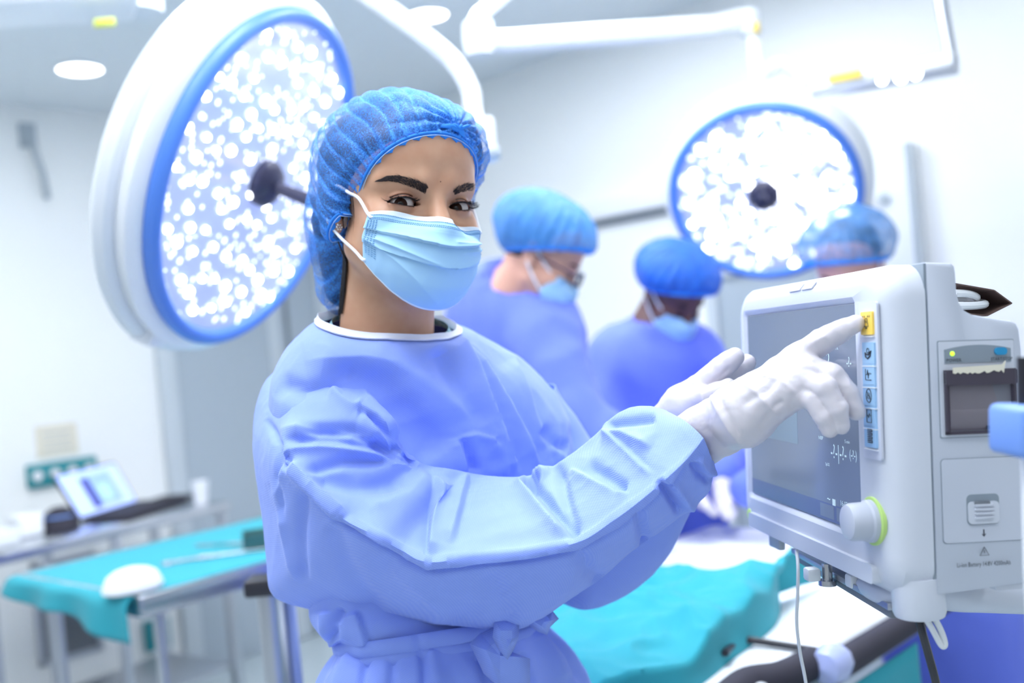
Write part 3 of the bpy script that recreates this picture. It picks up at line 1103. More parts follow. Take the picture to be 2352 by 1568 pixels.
bx = empty('cardboard_box', ML(AB, .187, .09), 'open brown cardboard box on top of the monitor rear', 'box')
q = [BP(2190, 652), BP(2283, 668), BP(2324, 698), BP(2268, 726), BP(2190, 718)]
off = -EA * .085
mb = MB()
def slab(mb, pts, t):
    pts = np.asarray(pts)
    nrm = np.cross(pts[1] - pts[0], pts[2] - pts[0])
    nrm /= np.linalg.norm(nrm)
    n = len(pts)
    return mb.add(np.concatenate([pts, pts + nrm * t]), [list(range(n)), [n + k for k in range(n)][::-1]] + [[k, (k + 1) % n, n + (k + 1) % n, n + k] for k in range(n)])
slab(mb, [q[0], q[1], q[1] + off, q[0] + off], .0012)
slab(mb, [q[1], q[2], q[2] + off, q[1] + off], .0012)
slab(mb, [q[3], q[2], q[2] + off, q[3] + off], .0012)
slab(mb, [q[4], q[3], q[3] + off, q[4] + off], .0012)
slab(mb, [p_ + off for p_ in q], .0012)
mb.build('carton', M['brown'], bx, smooth=False)
tag(MB().tube(spline([BP(2192, 673, .242), BP(2225, 675, .240), BP(2243, 683, .235), BP(2225, 688, .22), BP(2192, 686, .215)], 30), .0036, 10).tube(spline([BP(2190, 702, .243), BP(2235, 702, .242), BP(2262, 698, .236), BP(2240, 694, .22), BP(2192, 692, .215)], 30), .0038, 10).build('coiled_hose', M['offwhite'], None, BP(2215, 700)), 'coiled white hose inside the brown cardboard box', 'hose')

# blue clamp and black grip at the right edge, in front of the monitor
e = empty('pole_clamp', P(2345, 985, .66), 'blue plastic clamp with black grip at the right edge of the picture', 'clamp')
MB().box(P(2362, 988, .66), (.032, .05, .034), camR @ np.array([[1, 0, 0], [0, 0, 1], [0, -1, 0.]]), .005, 3).build('clamp_body', M['blueplast'], e)
MB().tube([P(2352, 950, .67), P(2349, 880, .67), P(2348, 820, .67)], [.004, .0035, .0035], 12).build('grip', M['black'], e)
MB().tube([P(2366, 1050, .68), P(2372, 1300, .68), P(2385, 1568, .68)], .006, 16).build('pole', M['white'], e)
# ================================================================== TABLES AND THEIR CONTENTS (left)
def hpt(px, py, z):
    """point of the horizontal plane z (absolute) seen at a pixel"""
    u = (px - 1176) / FPX
    v = (784 - py) / FPX
    d = np.array([u * cr + v * sr, 1, -u * sr + v * cr])
    return np.array([0, 0, HC]) + d * ((z - HC) / d[2])


def quadslab(mb, pts, t):
    pts = np.asarray(pts, float)
    n = len(pts)
    lo = pts.copy()
    lo[:, 2] -= t
    return mb.add(np.concatenate([pts, lo]), [list(range(n)), [n + k for k in range(n)][::-1]] + [[k, (k + 1) % n, n + (k + 1) % n, n + k][::-1] for k in range(n)])


def post(name, x, y, z0, z1, r, m, parent, seg=20):
    return MB().tube([[x, y, z0], [x, y, z1]], r, seg).build(name, m, parent)


def caster(x, y, parent, r=.045):
    w = MB().lathe([(0, -.012), (r * .7, -.012), (r, -.008), (r, .008), (r * .7, .012), (0, .012)], np.array([x, y, r]), basis((.8, -.6, 0)), 28).build('caster', M['black'], parent)
    MB().box((x, y, r + .02), (.03, .03, .05), rotz(-.64), .004).build('caster_fork', M['steel2'], w)


# --- instrument (mayo) table with teal drape
ZT = .95
tl, tr_, bl, br_ = hpt(88, 1312, ZT), hpt(640, 1180, ZT), hpt(272, 1388, ZT), hpt(700, 1272, ZT)
# straighten into a rectangle
ax = (tr_ - tl) + (br_ - bl)
ax[2] = 0
ax /= np.linalg.norm(ax)
pr = np.array([ax[1], -ax[0], 0])
wid = ((bl - tl).dot(pr) + (br_ - tr_).dot(pr)) / 2
O0 = (tl + bl - pr * wid) / 2
Lt = 1.15
tray = empty('instrument_table', [*(O0 + ax * .55 + pr * wid / 2)[:2], 0], 'steel instrument table on casters under the teal drape', 'table')
Rt = np.stack([ax, -pr, UP], 1)
cT = O0 + ax * Lt / 2 + pr * wid / 2
mb = MB().box(cT - UP * .010, (Lt, wid, .012), Rt, .003)
for s_ in (0, 1):
    mb.box(O0 + ax * Lt / 2 + pr * wid * s_ + UP * -.018, (Lt + .02, .02, .05), Rt, .006)
    mb.box(O0 + ax * Lt * s_ + pr * wid / 2 + UP * -.018, (.02, wid, .05), Rt, .006)
mb.build('tray_top', M['steel'], tray)
for s_, t_ in ((.06, .1), (.06, .9), (.94, .1), (.94, .9)):
    p = O0 + ax * Lt * s_ + pr * wid * t_
    post('leg', p[0], p[1], .10, ZT - .03, .012, M['steel2'], tray)
    caster(p[0], p[1], tray)
mb = MB()
for t_ in (.1, .9):
    mb.tube([O0 * [1, 1, 0] + ax * Lt * .06 + pr * wid * t_ + UP * .14, O0 * [1, 1, 0] + ax * Lt * .94 + pr * wid * t_ + UP * .14], .010, 12)
for s_ in (.06, .94):
    mb.tube([O0 * [1, 1, 0] + ax * Lt * s_ + pr * wid * .1 + UP * .14, O0 * [1, 1, 0] + ax * Lt * s_ + pr * wid * .9 + UP * .14], .010, 12)
mb.build('base_frame', M['steel2'], tray)
# teal drape lying on the tray and hanging over the near-left end
nu, nv = 90, 40
v = []
hang = .10
for i in range(nu):
    for j in range(nv):
        s_ = -hang + (Lt * .99 + hang) * i / (nu - 1)
        t_ = .015 + (wid - .03) * j / (nv - 1)
        tt = j / (nv - 1)
        p = O0 + ax * s_ + pr * t_
        z = ZT + .006
        if s_ < 0:
            k = -s_
            out = min(k, .03) * .8 + max(0, k - .03) * .12
            ll = .45 + .65 * tt + .1 * math.sin(tt * 9)      # hangs lower at the near corner
            p = O0 - ax * (out + .012) + pr * (t_ + max(0, k - .03) * (.05 + .25 * (tt - .5)))
            z = ZT + .006 - max(0, (k - .012)) * ll
            p = p - ax * .010 * math.sin(tt * 17 + 1) * k / hang
        v.append([p[0], p[1], z])
v = np.array(v)
v[:, 2] += .0016 * vnoise(v * 14)
mesh = MB().add(v, grid_faces(nu, nv))
dr = mesh.build('teal_drape', M['teal'], None, cT, sharp=80)
so = dr.modifiers.new('thick', 'SOLIDIFY')
so.thickness = .002
tag(dr, 'teal surgical drape spread over the left instrument table', 'drape')
# white round dome (bowl turned over) on the drape
c = hpt(306, 1352, ZT + .012)
dm = MB().lathe([(.062, 0), (.0635, .004), (.061, .014), (.052, .034), (.036, .045), (.018, .050), (0, .051)], c, np.eye(3) * np.array([1.0, 1.0, 1.0]), 48)
for a in dm.v:
    d = a - c
    a[:] = c + np.outer(d @ ax, ax) * 1.12 + np.outer(d @ pr, pr) * .95 + np.outer(d[:, 2], UP)
tag(dm.build('white_bowl', M['white'], None, c), 'white upturned oval bowl on the teal drape', 'bowl')
# forceps and scissors, blurred metal instruments on the drape
def instrument(px, py, ang, L, label, nm='surgical_forceps', ctg='surgical instrument'):
    c = hpt(px, py, ZT + .012)
    R = rotz(ang)
    e = empty(nm, c, label, ctg, 'steel instruments on the drape')
    for s in (-1, 1):
        pts = [c + R @ np.array(q) for q in ((-L / 2, s * .014, 0), (-L * .25, s * .008, 0), (L * .1, 0, .001 * s), (L / 2, -s * .004, 0))]
        MB().tube(spline(pts, 12), .0028, 8).build('blade_arm', M['steel'], e)
        ring = [c + R @ np.array([-L / 2 - .012 + .012 * math.cos(t), s * .014 + .010 * math.sin(t), 0]) for t in np.linspace(0, 6.283, 17)[:-1]]
        MB().tube(ring, .0024, 8, closed=True).build('finger_ring', M['steel'], e)
    return e


instrument(450, 1282, .4, .12, 'steel forceps nearest the white bowl on the teal drape')
instrument(505, 1250, 2.9, .15, 'steel scissors in the middle of the teal drape', 'surgical_scissors')
instrument(548, 1268, .2, .16, 'long steel forceps near the small tin on the teal drape')
c = hpt(604, 1252, ZT + .012)
e = empty('instrument_tin', c, 'small dark green metal tin at the right end of the teal drape', 'tin')
mb = MB()
for dx, dy, sx_, sy_ in ((0, .045, .10, .004), (0, -.045, .10, .004), (.05, 0, .004, .09), (-.05, 0, .004, .09)):
    mb.box(c + rotz(.3) @ np.array([dx, dy, .02]), (sx_, sy_, .04), rotz(.3))
mb.box(c + UP * .002, (.10, .09, .004), rotz(.3))
mb.build('tray_walls', mat('tin_green', (70, 110, 110), .4, .4), e)
MB().box(c + UP * .014, (.07, .06, .015), rotz(.3), .004).build('gauze', M['paper'], e)

# --- column stand with black clamp between table and woman
c = P(618, 1350, 1.72)
e = empty('floor_stand', [c[0], c[1], 0], 'thick steel column with a black clamp behind the woman\'s elbow', 'stand')
MB().tube([[c[0], c[1], .03], [c[0], c[1], c[2]]], .022, 28).build('column', M['steel2'], e)
MB().tube([[c[0] + .028, c[1] + .02, .03], [c[0] + .028, c[1] + .02, c[2] - .01]], .010, 20).build('inner_tube', M['bluesteel'], e)
MB().box(c + UP * .006, (.075, .06, .030), None, .007).build('clamp', M['black'], e)
MB().lathe([(0, 0), (.16, 0), (.16, .015), (.05, .035), (0, .035)], np.array([c[0], c[1], 0]), np.eye(3), 40).build('base', M['steel2'], e)

# --- steel side counter with laptop
ZC = .89
f0, f1 = hpt(-60, 1290, ZC), hpt(530, 1150, ZC)
ax2 = f1 - f0
L2 = np.linalg.norm(ax2)
ax2 /= L2
pr2 = np.array([-ax2[1], ax2[0], 0])
W2 = .52
Rc = np.stack([ax2, pr2, UP], 1)
ct = empty('steel_counter', [*(f0 + ax2 * L2 / 2 + pr2 * W2 / 2)[:2], 0], 'long stainless steel side table carrying the open laptop', 'table')
MB().box(f0 + ax2 * L2 / 2 + pr2 * W2 / 2 - UP * .018, (L2, W2, .036), Rc, .006).build('table_top', M['steel'], ct)
for s_, t_ in ((.05, .05), (.5, .05), (.97, .05), (.05, .95), (.5, .95), (.97, .95)):
    p = f0 + ax2 * L2 * s_ + pr2 * W2 * t_
    MB().box((p[0], p[1], ZC / 2 - .015), (.034, .034, ZC - .03), Rc, .003).build('leg', M['steel2'], ct)
MB().box(f0 * [1, 1, 0] + ax2 * L2 / 2 + pr2 * W2 * .5 + UP * .2, (L2 * .95, W2 * .9, .02), Rc, .004).build('lower_shelf', M['steel2'], ct)
# laptop
lp = empty('laptop', hpt(220, 1195, ZC), 'open laptop with a bright blue screen on the steel side table', 'laptop')
q = [hpt(184, 1192, ZC + .02), hpt(316, 1152, ZC + .02), hpt(395, 1146, ZC + .02)]
bx_ = q[1] - q[0]
bw = np.linalg.norm(bx_)
bx_ /= bw
by_ = np.cross(UP, bx_)
Rl = np.stack([bx_, by_, UP], 1)
MB().box((q[0] + q[1]) / 2 - by_ * .0 + bx_ * .03 + by_ * -.10 - UP * .008, (bw * 1.05, .22, .018), Rl, .004).build('keyboard_base', M['blackfab'], lp)
scu = UP * .96 + by_ * .26 - bx_ * .34
scu /= np.linalg.norm(scu)
nn = np.cross(bx_, scu)
nn /= np.linalg.norm(nn)
h = .205
k = [q[0], q[1], q[1] + scu * h, q[0] + scu * h]
mb = MB()
slab(mb, k, -.008)
lid = mb.build('screen_lid', M['black'], lp, smooth=False)
M['lapscr'] = mat('laptop_display', (170, 190, 250), .3, emit=((172, 192, 255), 1.0))
def lq(x0, x1, y0, y1, off, nm, m):
    pts = [q[0] + bx_ * bw * x + scu * h * y + nn * off for x, y in ((x0, y0), (x1, y0), (x1, y1), (x0, y1))]
    mb = MB()
    slab(mb, pts, -.0015)
    return mb.build(nm, m, lid, smooth=False)
lq(.02, .98, .03, .97, .0020, 'display', M['lapscr'])
lq(.30, .80, .15, .85, .0040, 'display_window', mat('laptop_photo', (140, 170, 225), .3, emit=((146, 176, 235), .8)))
lq(.30, .42, .12, .80, .0060, 'display_window', mat('laptop_photo_dark', (60, 60, 150), .3, emit=((58, 60, 150), .5)))
lq(.50, .68, .25, .60, .0060, 'display_window', mat('laptop_photo_teal', (170, 205, 225), .3, emit=((160, 200, 225), .8)))
# black folder flat to the right of the laptop
c = hpt(404, 1149, ZC + .004)
tag(MB().box(c + by_ * .02 + UP * .008, (.15, .16, .018), Rl @ rotz(.05), .004).build('folder', M['blackfab'], None, c), 'flat black folder lying right of the laptop', 'folder')
# black bag (rounded) left of the laptop
c = hpt(140, 1216, ZC)
bg = empty('black_bag', c, 'small rounded black bag left of the laptop', 'bag')
mb = MB().lathe([(.064, 0), (.070, .008), (.068, .030), (.060, .055), (.045, .076), (.025, .088), (0, .092)], c, np.eye(3), 32)
mb.build('bag_body', M['blackfab'], bg)
MB().tube([c + np.array([.06 * math.cos(t), .06 * math.sin(t), .055]) for t in np.linspace(-2.8, -.3, 12)], .004, 8).build('zip', M['blueplast'], bg)
# white boxes far left, cup far right
c = hpt(60, 1232, ZC)
tag(MB().box(c + UP * .045, (.10, .10, .085), Rc, .012, 3).build('white_box', M['white'], None, c), 'white box on the steel side table left of the black bag', 'box')
c = hpt(8, 1255, ZC)
tag(MB().box(c + UP * .035 - ax2 * .02, (.10, .14, .06), Rc, .01, 3).build('glove_box', M['offwhite'], None, c), 'white carton cut by the left edge of the picture', 'box')
c = hpt(60, 1262, ZC)
tag(MB().box(c + UP * .006, (.20, .12, .01), Rc, .003).build('metal_tray', M['steel'], None, c), 'flat metal tray at the front of the side table', 'tray')
c = hpt(463, 1156, ZC)
cp = empty('paper_cup', c, 'white cup on the right end of the steel side table', 'cup')
MB().lathe([(.026, 0), (.027, .003), (.037, .092), (.039, .094), (.037, .096), (.035, .094), (.025, .006), (0, .006)], c, np.eye(3), 32).build('cup_body', M['white'], cp)

# ================================================================== OPERATING TABLE
ZO = .93
e0 = hpt(2080, 1375, ZO)      # far right of the front rail
e1 = hpt(1865, 1500, ZO)      # joint of the rail, nearest the camera
axo = e1 - e0
axo[2] = 0
axo /= np.linalg.norm(axo)
pro = np.array([axo[1], -axo[0], 0])
if pro[0] > 0: pro = -pro        # across the table, towards the upper left
WO = .72
LO = .80
EX = .28
st = e1 - axo * LO
ot = empty('operating_table', [*(st + axo * LO * .55 + pro * WO / 2)[:2], 0], 'operating table with white padded top and black side rail', 'operating table')
Ro = np.stack([axo, pro, UP], 1)
cO = st + axo * (LO + EX) / 2 + pro * WO / 2
MB().box(cO - UP * .035, (LO + EX, WO, .065), Ro, .02, 4).build('mattress', M['whitecloth'], ot)
MB().tube([st - pro * .03 - UP * .02, e1 - pro * .03 - UP * .02], .022, 18).tube(spline([hpt(1868, 1502, ZO), hpt(1795, 1536, ZO), hpt(1712, 1552, ZO), hpt(1640, 1610, ZO)], 20) - UP * .012, .024, 18).build('side_rail', M['blackfab'], ot)
MB().box(cO - UP * .10, (LO * .8, WO * .8, .06), Ro, .01).build('table_frame', M['dgrey'], ot)
MB().box(cO * [1, 1, 0] + UP * .45, (.42, .30, .72), Ro, .03, 3).build('column', M['steel2'], ot)
MB().box(cO * [1, 1, 0] + UP * .06, (.8, .5, .12), Ro, .03, 3).build('base', M['offwhite'], ot)
MB().lathe([(0, -.03), (.026, -.024), (.032, 0), (.024, .022), (0, .03)], e1 - pro * .03 - UP * .012, basis(axo), 10).build('rail_wrap', mat('plastic_wrap', (180, 190, 235), .15, coat=.5), ot)
p0 = e1 - pro * .02 + UP * .006
MB().tube(spline([p0, hpt(1780, 1478, ZO + .006), hpt(1700, 1470, ZO + .012), hpt(1665, 1500, ZO + .02)], 12), .006, 8).build('strap', M['black'], ot)

# teal drapes over the patient: bumpy sheet with a fall over the near edge
def drape(name, tops, bots, z, amp, fall, label, seed, m=None, nu=220, nv=120, up=.02):
    T = spline([hpt(x, y, z) for x, y in tops], nu)
    B = spline([hpt(x, y, z) for x, y in bots], nu)
    v = []
    for j in range(nv):
        t = j / (nv - 1) * 1.25
        k = min(t, 1)
        row = T * (1 - k) + B * k
        row = row.copy()
        row[:, 2] += up * math.sin(math.pi * min(1, k)) ** .7
        if t > 1:
            row[:, 2] -= (t - 1) / .25 * fall
            row += (B - T) * (t - 1) * .08
        v.append(row)
    v = np.array(v)
    q = v.copy()
    q[..., 2] *= .3
    w = crumple(q, 4.2, seed) * amp + crumple(q, 10.0, seed + 3) * amp * .4
    ed = np.clip(np.linspace(0, 1, nv) * 6, .15, 1)[:, None]
    v[..., 2] += (w + amp) * ed
    o = MB().add(v.reshape(-1, 3), grid_faces(nv, nu)).build(name, m or M['teal'], None, v.reshape(-1, 3).mean(0), sharp=80)
    so = o.modifiers.new('thick', 'SOLIDIFY')
    so.thickness = .003
    return tag(o, label, 'drape')


drape('surgical_drape', [(1215, 1400), (1400, 1362), (1490, 1345), (1600, 1378), (1700, 1382), (1790, 1375), (1896, 1336)],
      [(1290, 1690), (1440, 1640), (1580, 1580), (1680, 1505), (1730, 1470), (1775, 1432), (1790, 1398)], ZO + .002, .034, .22,
      'large crumpled teal surgical drape over the near half of the operating table', 3)
# teal sheet hanging below the black rail
v = []
for i in range(60):
    for j in range(20):
        s_ = -.26 + .46 * i / 59
        d = j / 19
        p = e1 + axo * s_ - pro * (.045 + .012 * math.sin(s_ * 38) * d + .01 * math.sin(s_ * 15 + 1) * d)
        v.append([p[0], p[1], ZO - .05 - d * .5])
o = MB().add(v, grid_faces(60, 20)).build('hanging_drape', M['teal'], None, e1 - UP * .3, sharp=80)
so = o.modifiers.new('thick', 'SOLIDIFY')
so.thickness = .003
tag(o, 'teal sheet hanging below the black rail of the operating table', 'drape')
# ================================================================== THE WOMAN
M['skin'] = mat('skin', (204, 160, 132), .42, sss=.12, spec=.4, var=((196, 148, 120), 38, 3), bump=(900, .06, .0004))
M['brow'] = mat('brow_hair', (42, 30, 34), .6)
M['hairmat'] = mat('dark_hair', (30, 26, 34), .5)
M['sclera'] = mat('eye_white', (204, 196, 194), .3, coat=.1)
M['iris'] = mat('iris_brown', (46, 26, 18), .5, spec=.1)
M['pupil'] = mat('pupil', (8, 6, 8), .15, spec=.5)
M['lash'] = mat('lash_hair', (22, 16, 20), .5)


def fabric(name, rgb, pitch, wstr, rough=.75, rgb2=None, crep=(26, .25, .004), sheen=.15, trl=0.0):
    """nonwoven cloth: fine dotted embossing plus soft creasing"""
    m = mat(name, rgb, rough, sheen=sheen, spec=.25)
    nt = m.node_tree
    b = nt.nodes['Principled BSDF']
    L = nt.links.new
    tc = nod(nt, 'ShaderNodeTexCoord')
    outs = []
    for ax_ in ((1, .35, .0), (-.3, .2, 1)):
        vm = nod(nt, 'ShaderNodeVectorMath', _operation='DOT_PRODUCT')
        L(tc.outputs['Object'], vm.inputs[0])
        vm.inputs[1].default_value = ax_
        mu = nod(nt, 'ShaderNodeMath', _operation='MULTIPLY')
        L(vm.outputs['Value'], mu.inputs[0])
        mu.inputs[1].default_value = 6.2832 / pitch
        sn = nod(nt, 'ShaderNodeMath', _operation='SINE')
        L(mu.outputs[0], sn.inputs[0])
        outs.append(sn)
    pr_ = nod(nt, 'ShaderNodeMath', _operation='MULTIPLY')
    L(outs[0].outputs[0], pr_.inputs[0])
    L(outs[1].outputs[0], pr_.inputs[1])
    b1 = nod(nt, 'ShaderNodeBump')
    b1.inputs['Strength'].default_value = wstr
    b1.inputs['Distance'].default_value = .0004
    L(pr_.outputs[0], b1.inputs['Height'])
    n = nod(nt, 'ShaderNodeTexNoise')
    n.inputs['Scale'].default_value = crep[0]
    n.inputs['Detail'].default_value = 4
    L(tc.outputs['Object'], n.inputs['Vector'])
    b2 = nod(nt, 'ShaderNodeBump')
    b2.inputs['Strength'].default_value = crep[1]
    b2.inputs['Distance'].default_value = crep[2]
    L(n.outputs['Fac'], b2.inputs['Height'])
    L(b1.outputs[0], b2.inputs['Normal'])
    L(b2.outputs[0], b.inputs['Normal'])
    mx = nod(nt, 'ShaderNodeMixRGB')
    mx.inputs[1].default_value = lin(rgb)
    mx.inputs[2].default_value = lin(rgb2 or [c * .93 for c in rgb])
    ad = nod(nt, 'ShaderNodeMath', _operation='MULTIPLY_ADD')
    L(pr_.outputs[0], ad.inputs[0])
    ad.inputs[1].default_value = .5
    ad.inputs[2].default_value = .5
    L(ad.outputs[0], mx.inputs[0])
    L(mx.outputs[0], b.inputs['Base Color'])
    return m


M['gown'] = fabric('gown_fabric', (152, 175, 250), .0021, .28, rgb2=(134, 160, 248))
M['gownb'] = fabric('gown_fabric_plain', (112, 132, 244), .003, .2, crep=(9, .3, .01))
M['trimwhite'] = mat('white_binding', (232, 236, 248), .7, bump=(300, .2, .0006))
M['glove'] = mat('latex_glove', (212, 207, 215), .38, spec=.45, sss=.05, bump=(45, .35, .0025))
M['maskblue'] = mat('mask_fabric', (164, 208, 243), .8, bump=(600, .12, .0004), sheen=.1)
M['maskwhite'] = mat('mask_binding', (226, 238, 250), .75, bump=(500, .1, .0003))
M['stitch'] = mat('mask_weld', (92, 150, 200), .8)
M['elastic'] = mat('elastic_loop', (236, 240, 248), .8)
M['pearl'] = mat('earring_metal', (226, 220, 216), .15, .9)


def capmat(name, light, dark, opac=.72):
    """thin bouffant gauze, partly see-through so the hair shows"""
    m = bpy.data.materials.new(name)
    m.use_nodes = True
    nt = m.node_tree
    b = nt.nodes['Principled BSDF']
    L = nt.links.new
    b.inputs['Roughness'].default_value = .6
    setin(b, 'Sheen Weight', .05)
    tc = nod(nt, 'ShaderNodeTexCoord')
    n1 = nod(nt, 'ShaderNodeTexNoise')
    n1.inputs['Scale'].default_value = 650
    n1.inputs['Detail'].default_value = 3
    n2 = nod(nt, 'ShaderNodeTexNoise')
    n2.inputs['Scale'].default_value = 30
    n2.inputs['Detail'].default_value = 5
    L(tc.outputs['Object'], n1.inputs['Vector'])
    L(tc.outputs['Object'], n2.inputs['Vector'])
    mx = nod(nt, 'ShaderNodeMixRGB')
    mx.inputs[1].default_value = lin(dark)
    mx.inputs[2].default_value = lin(light)
    rp = nod(nt, 'ShaderNodeValToRGB')
    rp.color_ramp.elements[0].position = .32
    rp.color_ramp.elements[1].position = .72
    L(n1.outputs['Fac'], rp.inputs[0])
    L(rp.outputs[0], mx.inputs[0])
    L(mx.outputs[0], b.inputs['Base Color'])
    ma = nod(nt, 'ShaderNodeMapRange')
    ma.inputs['From Min'].default_value = .35
    ma.inputs['From Max'].default_value = .68
    ma.inputs['To Min'].default_value = opac - .22
    ma.inputs['To Max'].default_value = min(1, opac + .22)
    ad = nod(nt, 'ShaderNodeMath', _operation='ADD')
    L(n1.outputs['Fac'], ad.inputs[0])
    L(n2.outputs['Fac'], ad.inputs[1])
    hf = nod(nt, 'ShaderNodeMath', _operation='MULTIPLY')
    L(ad.outputs[0], hf.inputs[0])
    hf.inputs[1].default_value = .5
    L(hf.outputs[0], ma.inputs['Value'])
    ga = nod(nt, 'ShaderNodeAttribute')
    ga.attribute_name = 'gather'
    gm = nod(nt, 'ShaderNodeMath', _operation='MULTIPLY_ADD')
    L(ga.outputs['Fac'], gm.inputs[0])
    gm.inputs[1].default_value = .55
    L(ma.outputs['Result'], gm.inputs[2])
    gm.use_clamp = True
    L(gm.outputs[0], b.inputs['Alpha'])
    bp = nod(nt, 'ShaderNodeBump')
    bp.inputs['Strength'].default_value = .15
    bp.inputs['Distance'].default_value = .0005
    L(n1.outputs['Fac'], bp.inputs['Height'])
    L(bp.outputs[0], b.inputs['Normal'])
    return m


M['cap'] = capmat('bouffant_gauze', (78, 172, 255), (12, 96, 214), .40)
M['capedge'] = mat('cap_elastic', (44, 140, 240), .7, bump=(400, .3, .0006))


def yaw_frame(origin, yaw, pitch=0.0, roll=0.0):
    """head frame: x = the person's left, y = facing, z = up. yaw 0 faces the camera, + turns to image right.
    pitch + nods down, roll + leans the crown to image right"""
    cy, sy = math.cos(yaw), math.sin(yaw)
    f = np.array([sy, -cy, 0])
    x = np.array([cy, sy, 0])
    z = np.array([0, 0, 1.0])
    cp, sp = math.cos(pitch), math.sin(pitch)
    f, z = f * cp - z * sp, z * cp + f * sp
    c_, s_ = math.cos(roll), math.sin(roll)
    x, z = x * c_ - z * s_, z * c_ + x * s_
    return np.asarray(origin, float), np.stack([x, f, z], 1)


HO, HR = yaw_frame(P(924, 466, 1.083), math.radians(31), math.radians(1.0), math.radians(5.0))
H = lambda p: np.asarray(p) @ HR.T + HO
EYE_W = .0158
EYE_Y, EYE_X, EYE_R, EYE_Z = .0665, .0315, .0122, -.0138


def head_sdf(p, eyes=True):
    ax_ = np.abs(p[..., 0])
    q = p.copy()
    q[..., 0] = ax_
    d = ell(q, (0, -.014, .034), (.073, .092, .080))
    d = smin(d, ell(q, (0, .022, -.030), (.059, .060, .076)), .03)
    d = smin(d, ell(q, (0, .034, .036), (.060, .054, .048)), .025)
    d = smin(d, cone(q, (.050, .004, -.052), (.012, .061, -.097), .017, .015), .022)
    d = smin(d, cone(q, (.0, .065, -.098), (.012, .061, -.098), .014, .014), .015)
    d = smin(d, cone(q, (.046, .058, .010), (.014, .0795, .0075), .0075, .0085), .014)
    d = smin(d, ell(q, (.040, .050, -.036), (.022, .022, .022)), .020)
    d = smin(d, ell(q, (0, .070, -.078), (.026, .020, .020)), .018)
    d = smin(d, cone(q, (0, .076, .002), (0, .099, -.046), .0080, .0105), .012)
    d = smin(d, ell(q, (.013, .092, -.049), (.009, .012, .008)), .006)
    # neck
    d = smin(d, cone(p, (0, -.030, -.050), (-.004, -.050, -.235), .049, .056), .022)
    # ear
    e = ell(q, (.0735, -.012, -.004), (.007, .017, .030))
    e = smax(e, -ell(q, (.081, -.010, .002), (.006, .010, .016)), .004)
    e = smin(e, ell(q, (.0735, -.004, -.029), (.0055, .009, .009)), .005)
    d = smin(d, e, .004)
    # sockets, eyelids, aperture
    s = ell(q, (EYE_X, .0905, EYE_Z - .001), (.0175, .0125, .0105))
    d = smax(d, -s, .011)
    r = np.sqrt(((q - np.array([EYE_X, EYE_Y, EYE_Z], np.float32)) ** 2).sum(-1))
    d = smin(d, np.maximum(r - (EYE_R + .0018), -(q[..., 1] - .05)), .0035)
    # lid crease
    zc = q[..., 2] - EYE_Z - (.0085 - 22.0 * (q[..., 0] - EYE_X - .001) ** 2)
    cre = np.sqrt(zc ** 2 + (np.maximum(r - (EYE_R + .0020), 0)) ** 2) - .0006
    d = smax(d, -np.maximum(cre, np.abs(q[..., 0] - EYE_X) - .013), .0012)
    if eyes:
        s = (q[..., 0] - EYE_X) / EYE_W
        k = np.clip(1 - s * s, 0, 1)
        tilt = .0010 * s
        zu = .0048 * k ** .75 + tilt
        zl = -.0034 * k ** .9 + tilt
        zz = q[..., 2] - EYE_Z
        ap = np.maximum(np.maximum(zz - zu, zl - zz) * .85, (np.abs(s) - 1) * .010)
        ap = np.maximum(ap, .055 - q[..., 1])
        d = np.maximum(d, -ap)
    return d


ys_ = np.arange(-.115, .125, .0016)
gx = np.concatenate([np.arange(-.085, -.05, .0016), np.arange(-.05, .05, .0008), np.arange(.05, .0865, .0016)])
gz = np.concatenate([np.arange(-.215, -.026, .0018), np.arange(-.026, .010, .0006), np.arange(.010, .125, .0018)])
gy = np.concatenate([np.arange(-.115, .06, .0022), np.arange(.06, .118, .0011)])
HV, HF = surface_nets(head_sdf, gx, gy, gz)
HFl = [list(map(int, f)) for f in HF]
bvh = BVHTree.FromPolygons([Vector(v) for v in HV], HFl)
CAML = (np.array([0, 0, HC]) - HO) @ HR      # camera position in head space


def hit(px, py):
    """head-space point and normal seen at a pixel"""
    w = P(px, py, 1.0)
    d = (w - HO) @ HR - CAML
    d /= np.linalg.norm(d)
    loc, nn, i, t = bvh.ray_cast(Vector(CAML), Vector(d))
    return (np.array(loc), np.array(nn)) if loc is not None else (None, None)


# body under the clothes: neck base, chest, arms, legs (world space), one mesh with the head
def wl(p): return np.asarray(p, float)
NK = H((-.004, -.050, -.20))
FEET = np.array([NK[0] + .02, NK[1] + .03, 0])
shR, elR, wrR = P(700, 930, 1.135), P(1115, 1290, 1.04), P(1600, 1005, .945)
shL, mdL, elL, wrL = P(1195, 930, 1.26), P(1262, 1050, 1.27), P(1345, 1262, 1.18), P(1545, 1003, 1.07)
hip = P(1010, 1500, 1.15)


def body_sdf(p):
    d = cone(p, NK, NK + np.array([0, .02, -.10]), .052, .075)
    d = smin(d, cone(p, shR, shL, .035, .035), .04)
    d = smin(d, cone(p, NK + np.array([0.01, .03, -.16]), hip, .080, .080), .05)
    d = smin(d, chain(p, [shR, elR, wrR], [.028, .024, .019], .02), .02)
    d = smin(d, chain(p, [shL, mdL, elL, wrL], [.032, .030, .028, .021], .02), .02)
    for s in (-1, 1):
        hp = hip + np.array([.055 * s, .03, -.12])
        d = smin(d, chain(p, [hp, [FEET[0] + .10 * s, FEET[1], .48], [FEET[0] + .10 * s, FEET[1] + .01, .07]], [.055, .05, .035], .02), .03)
    return d


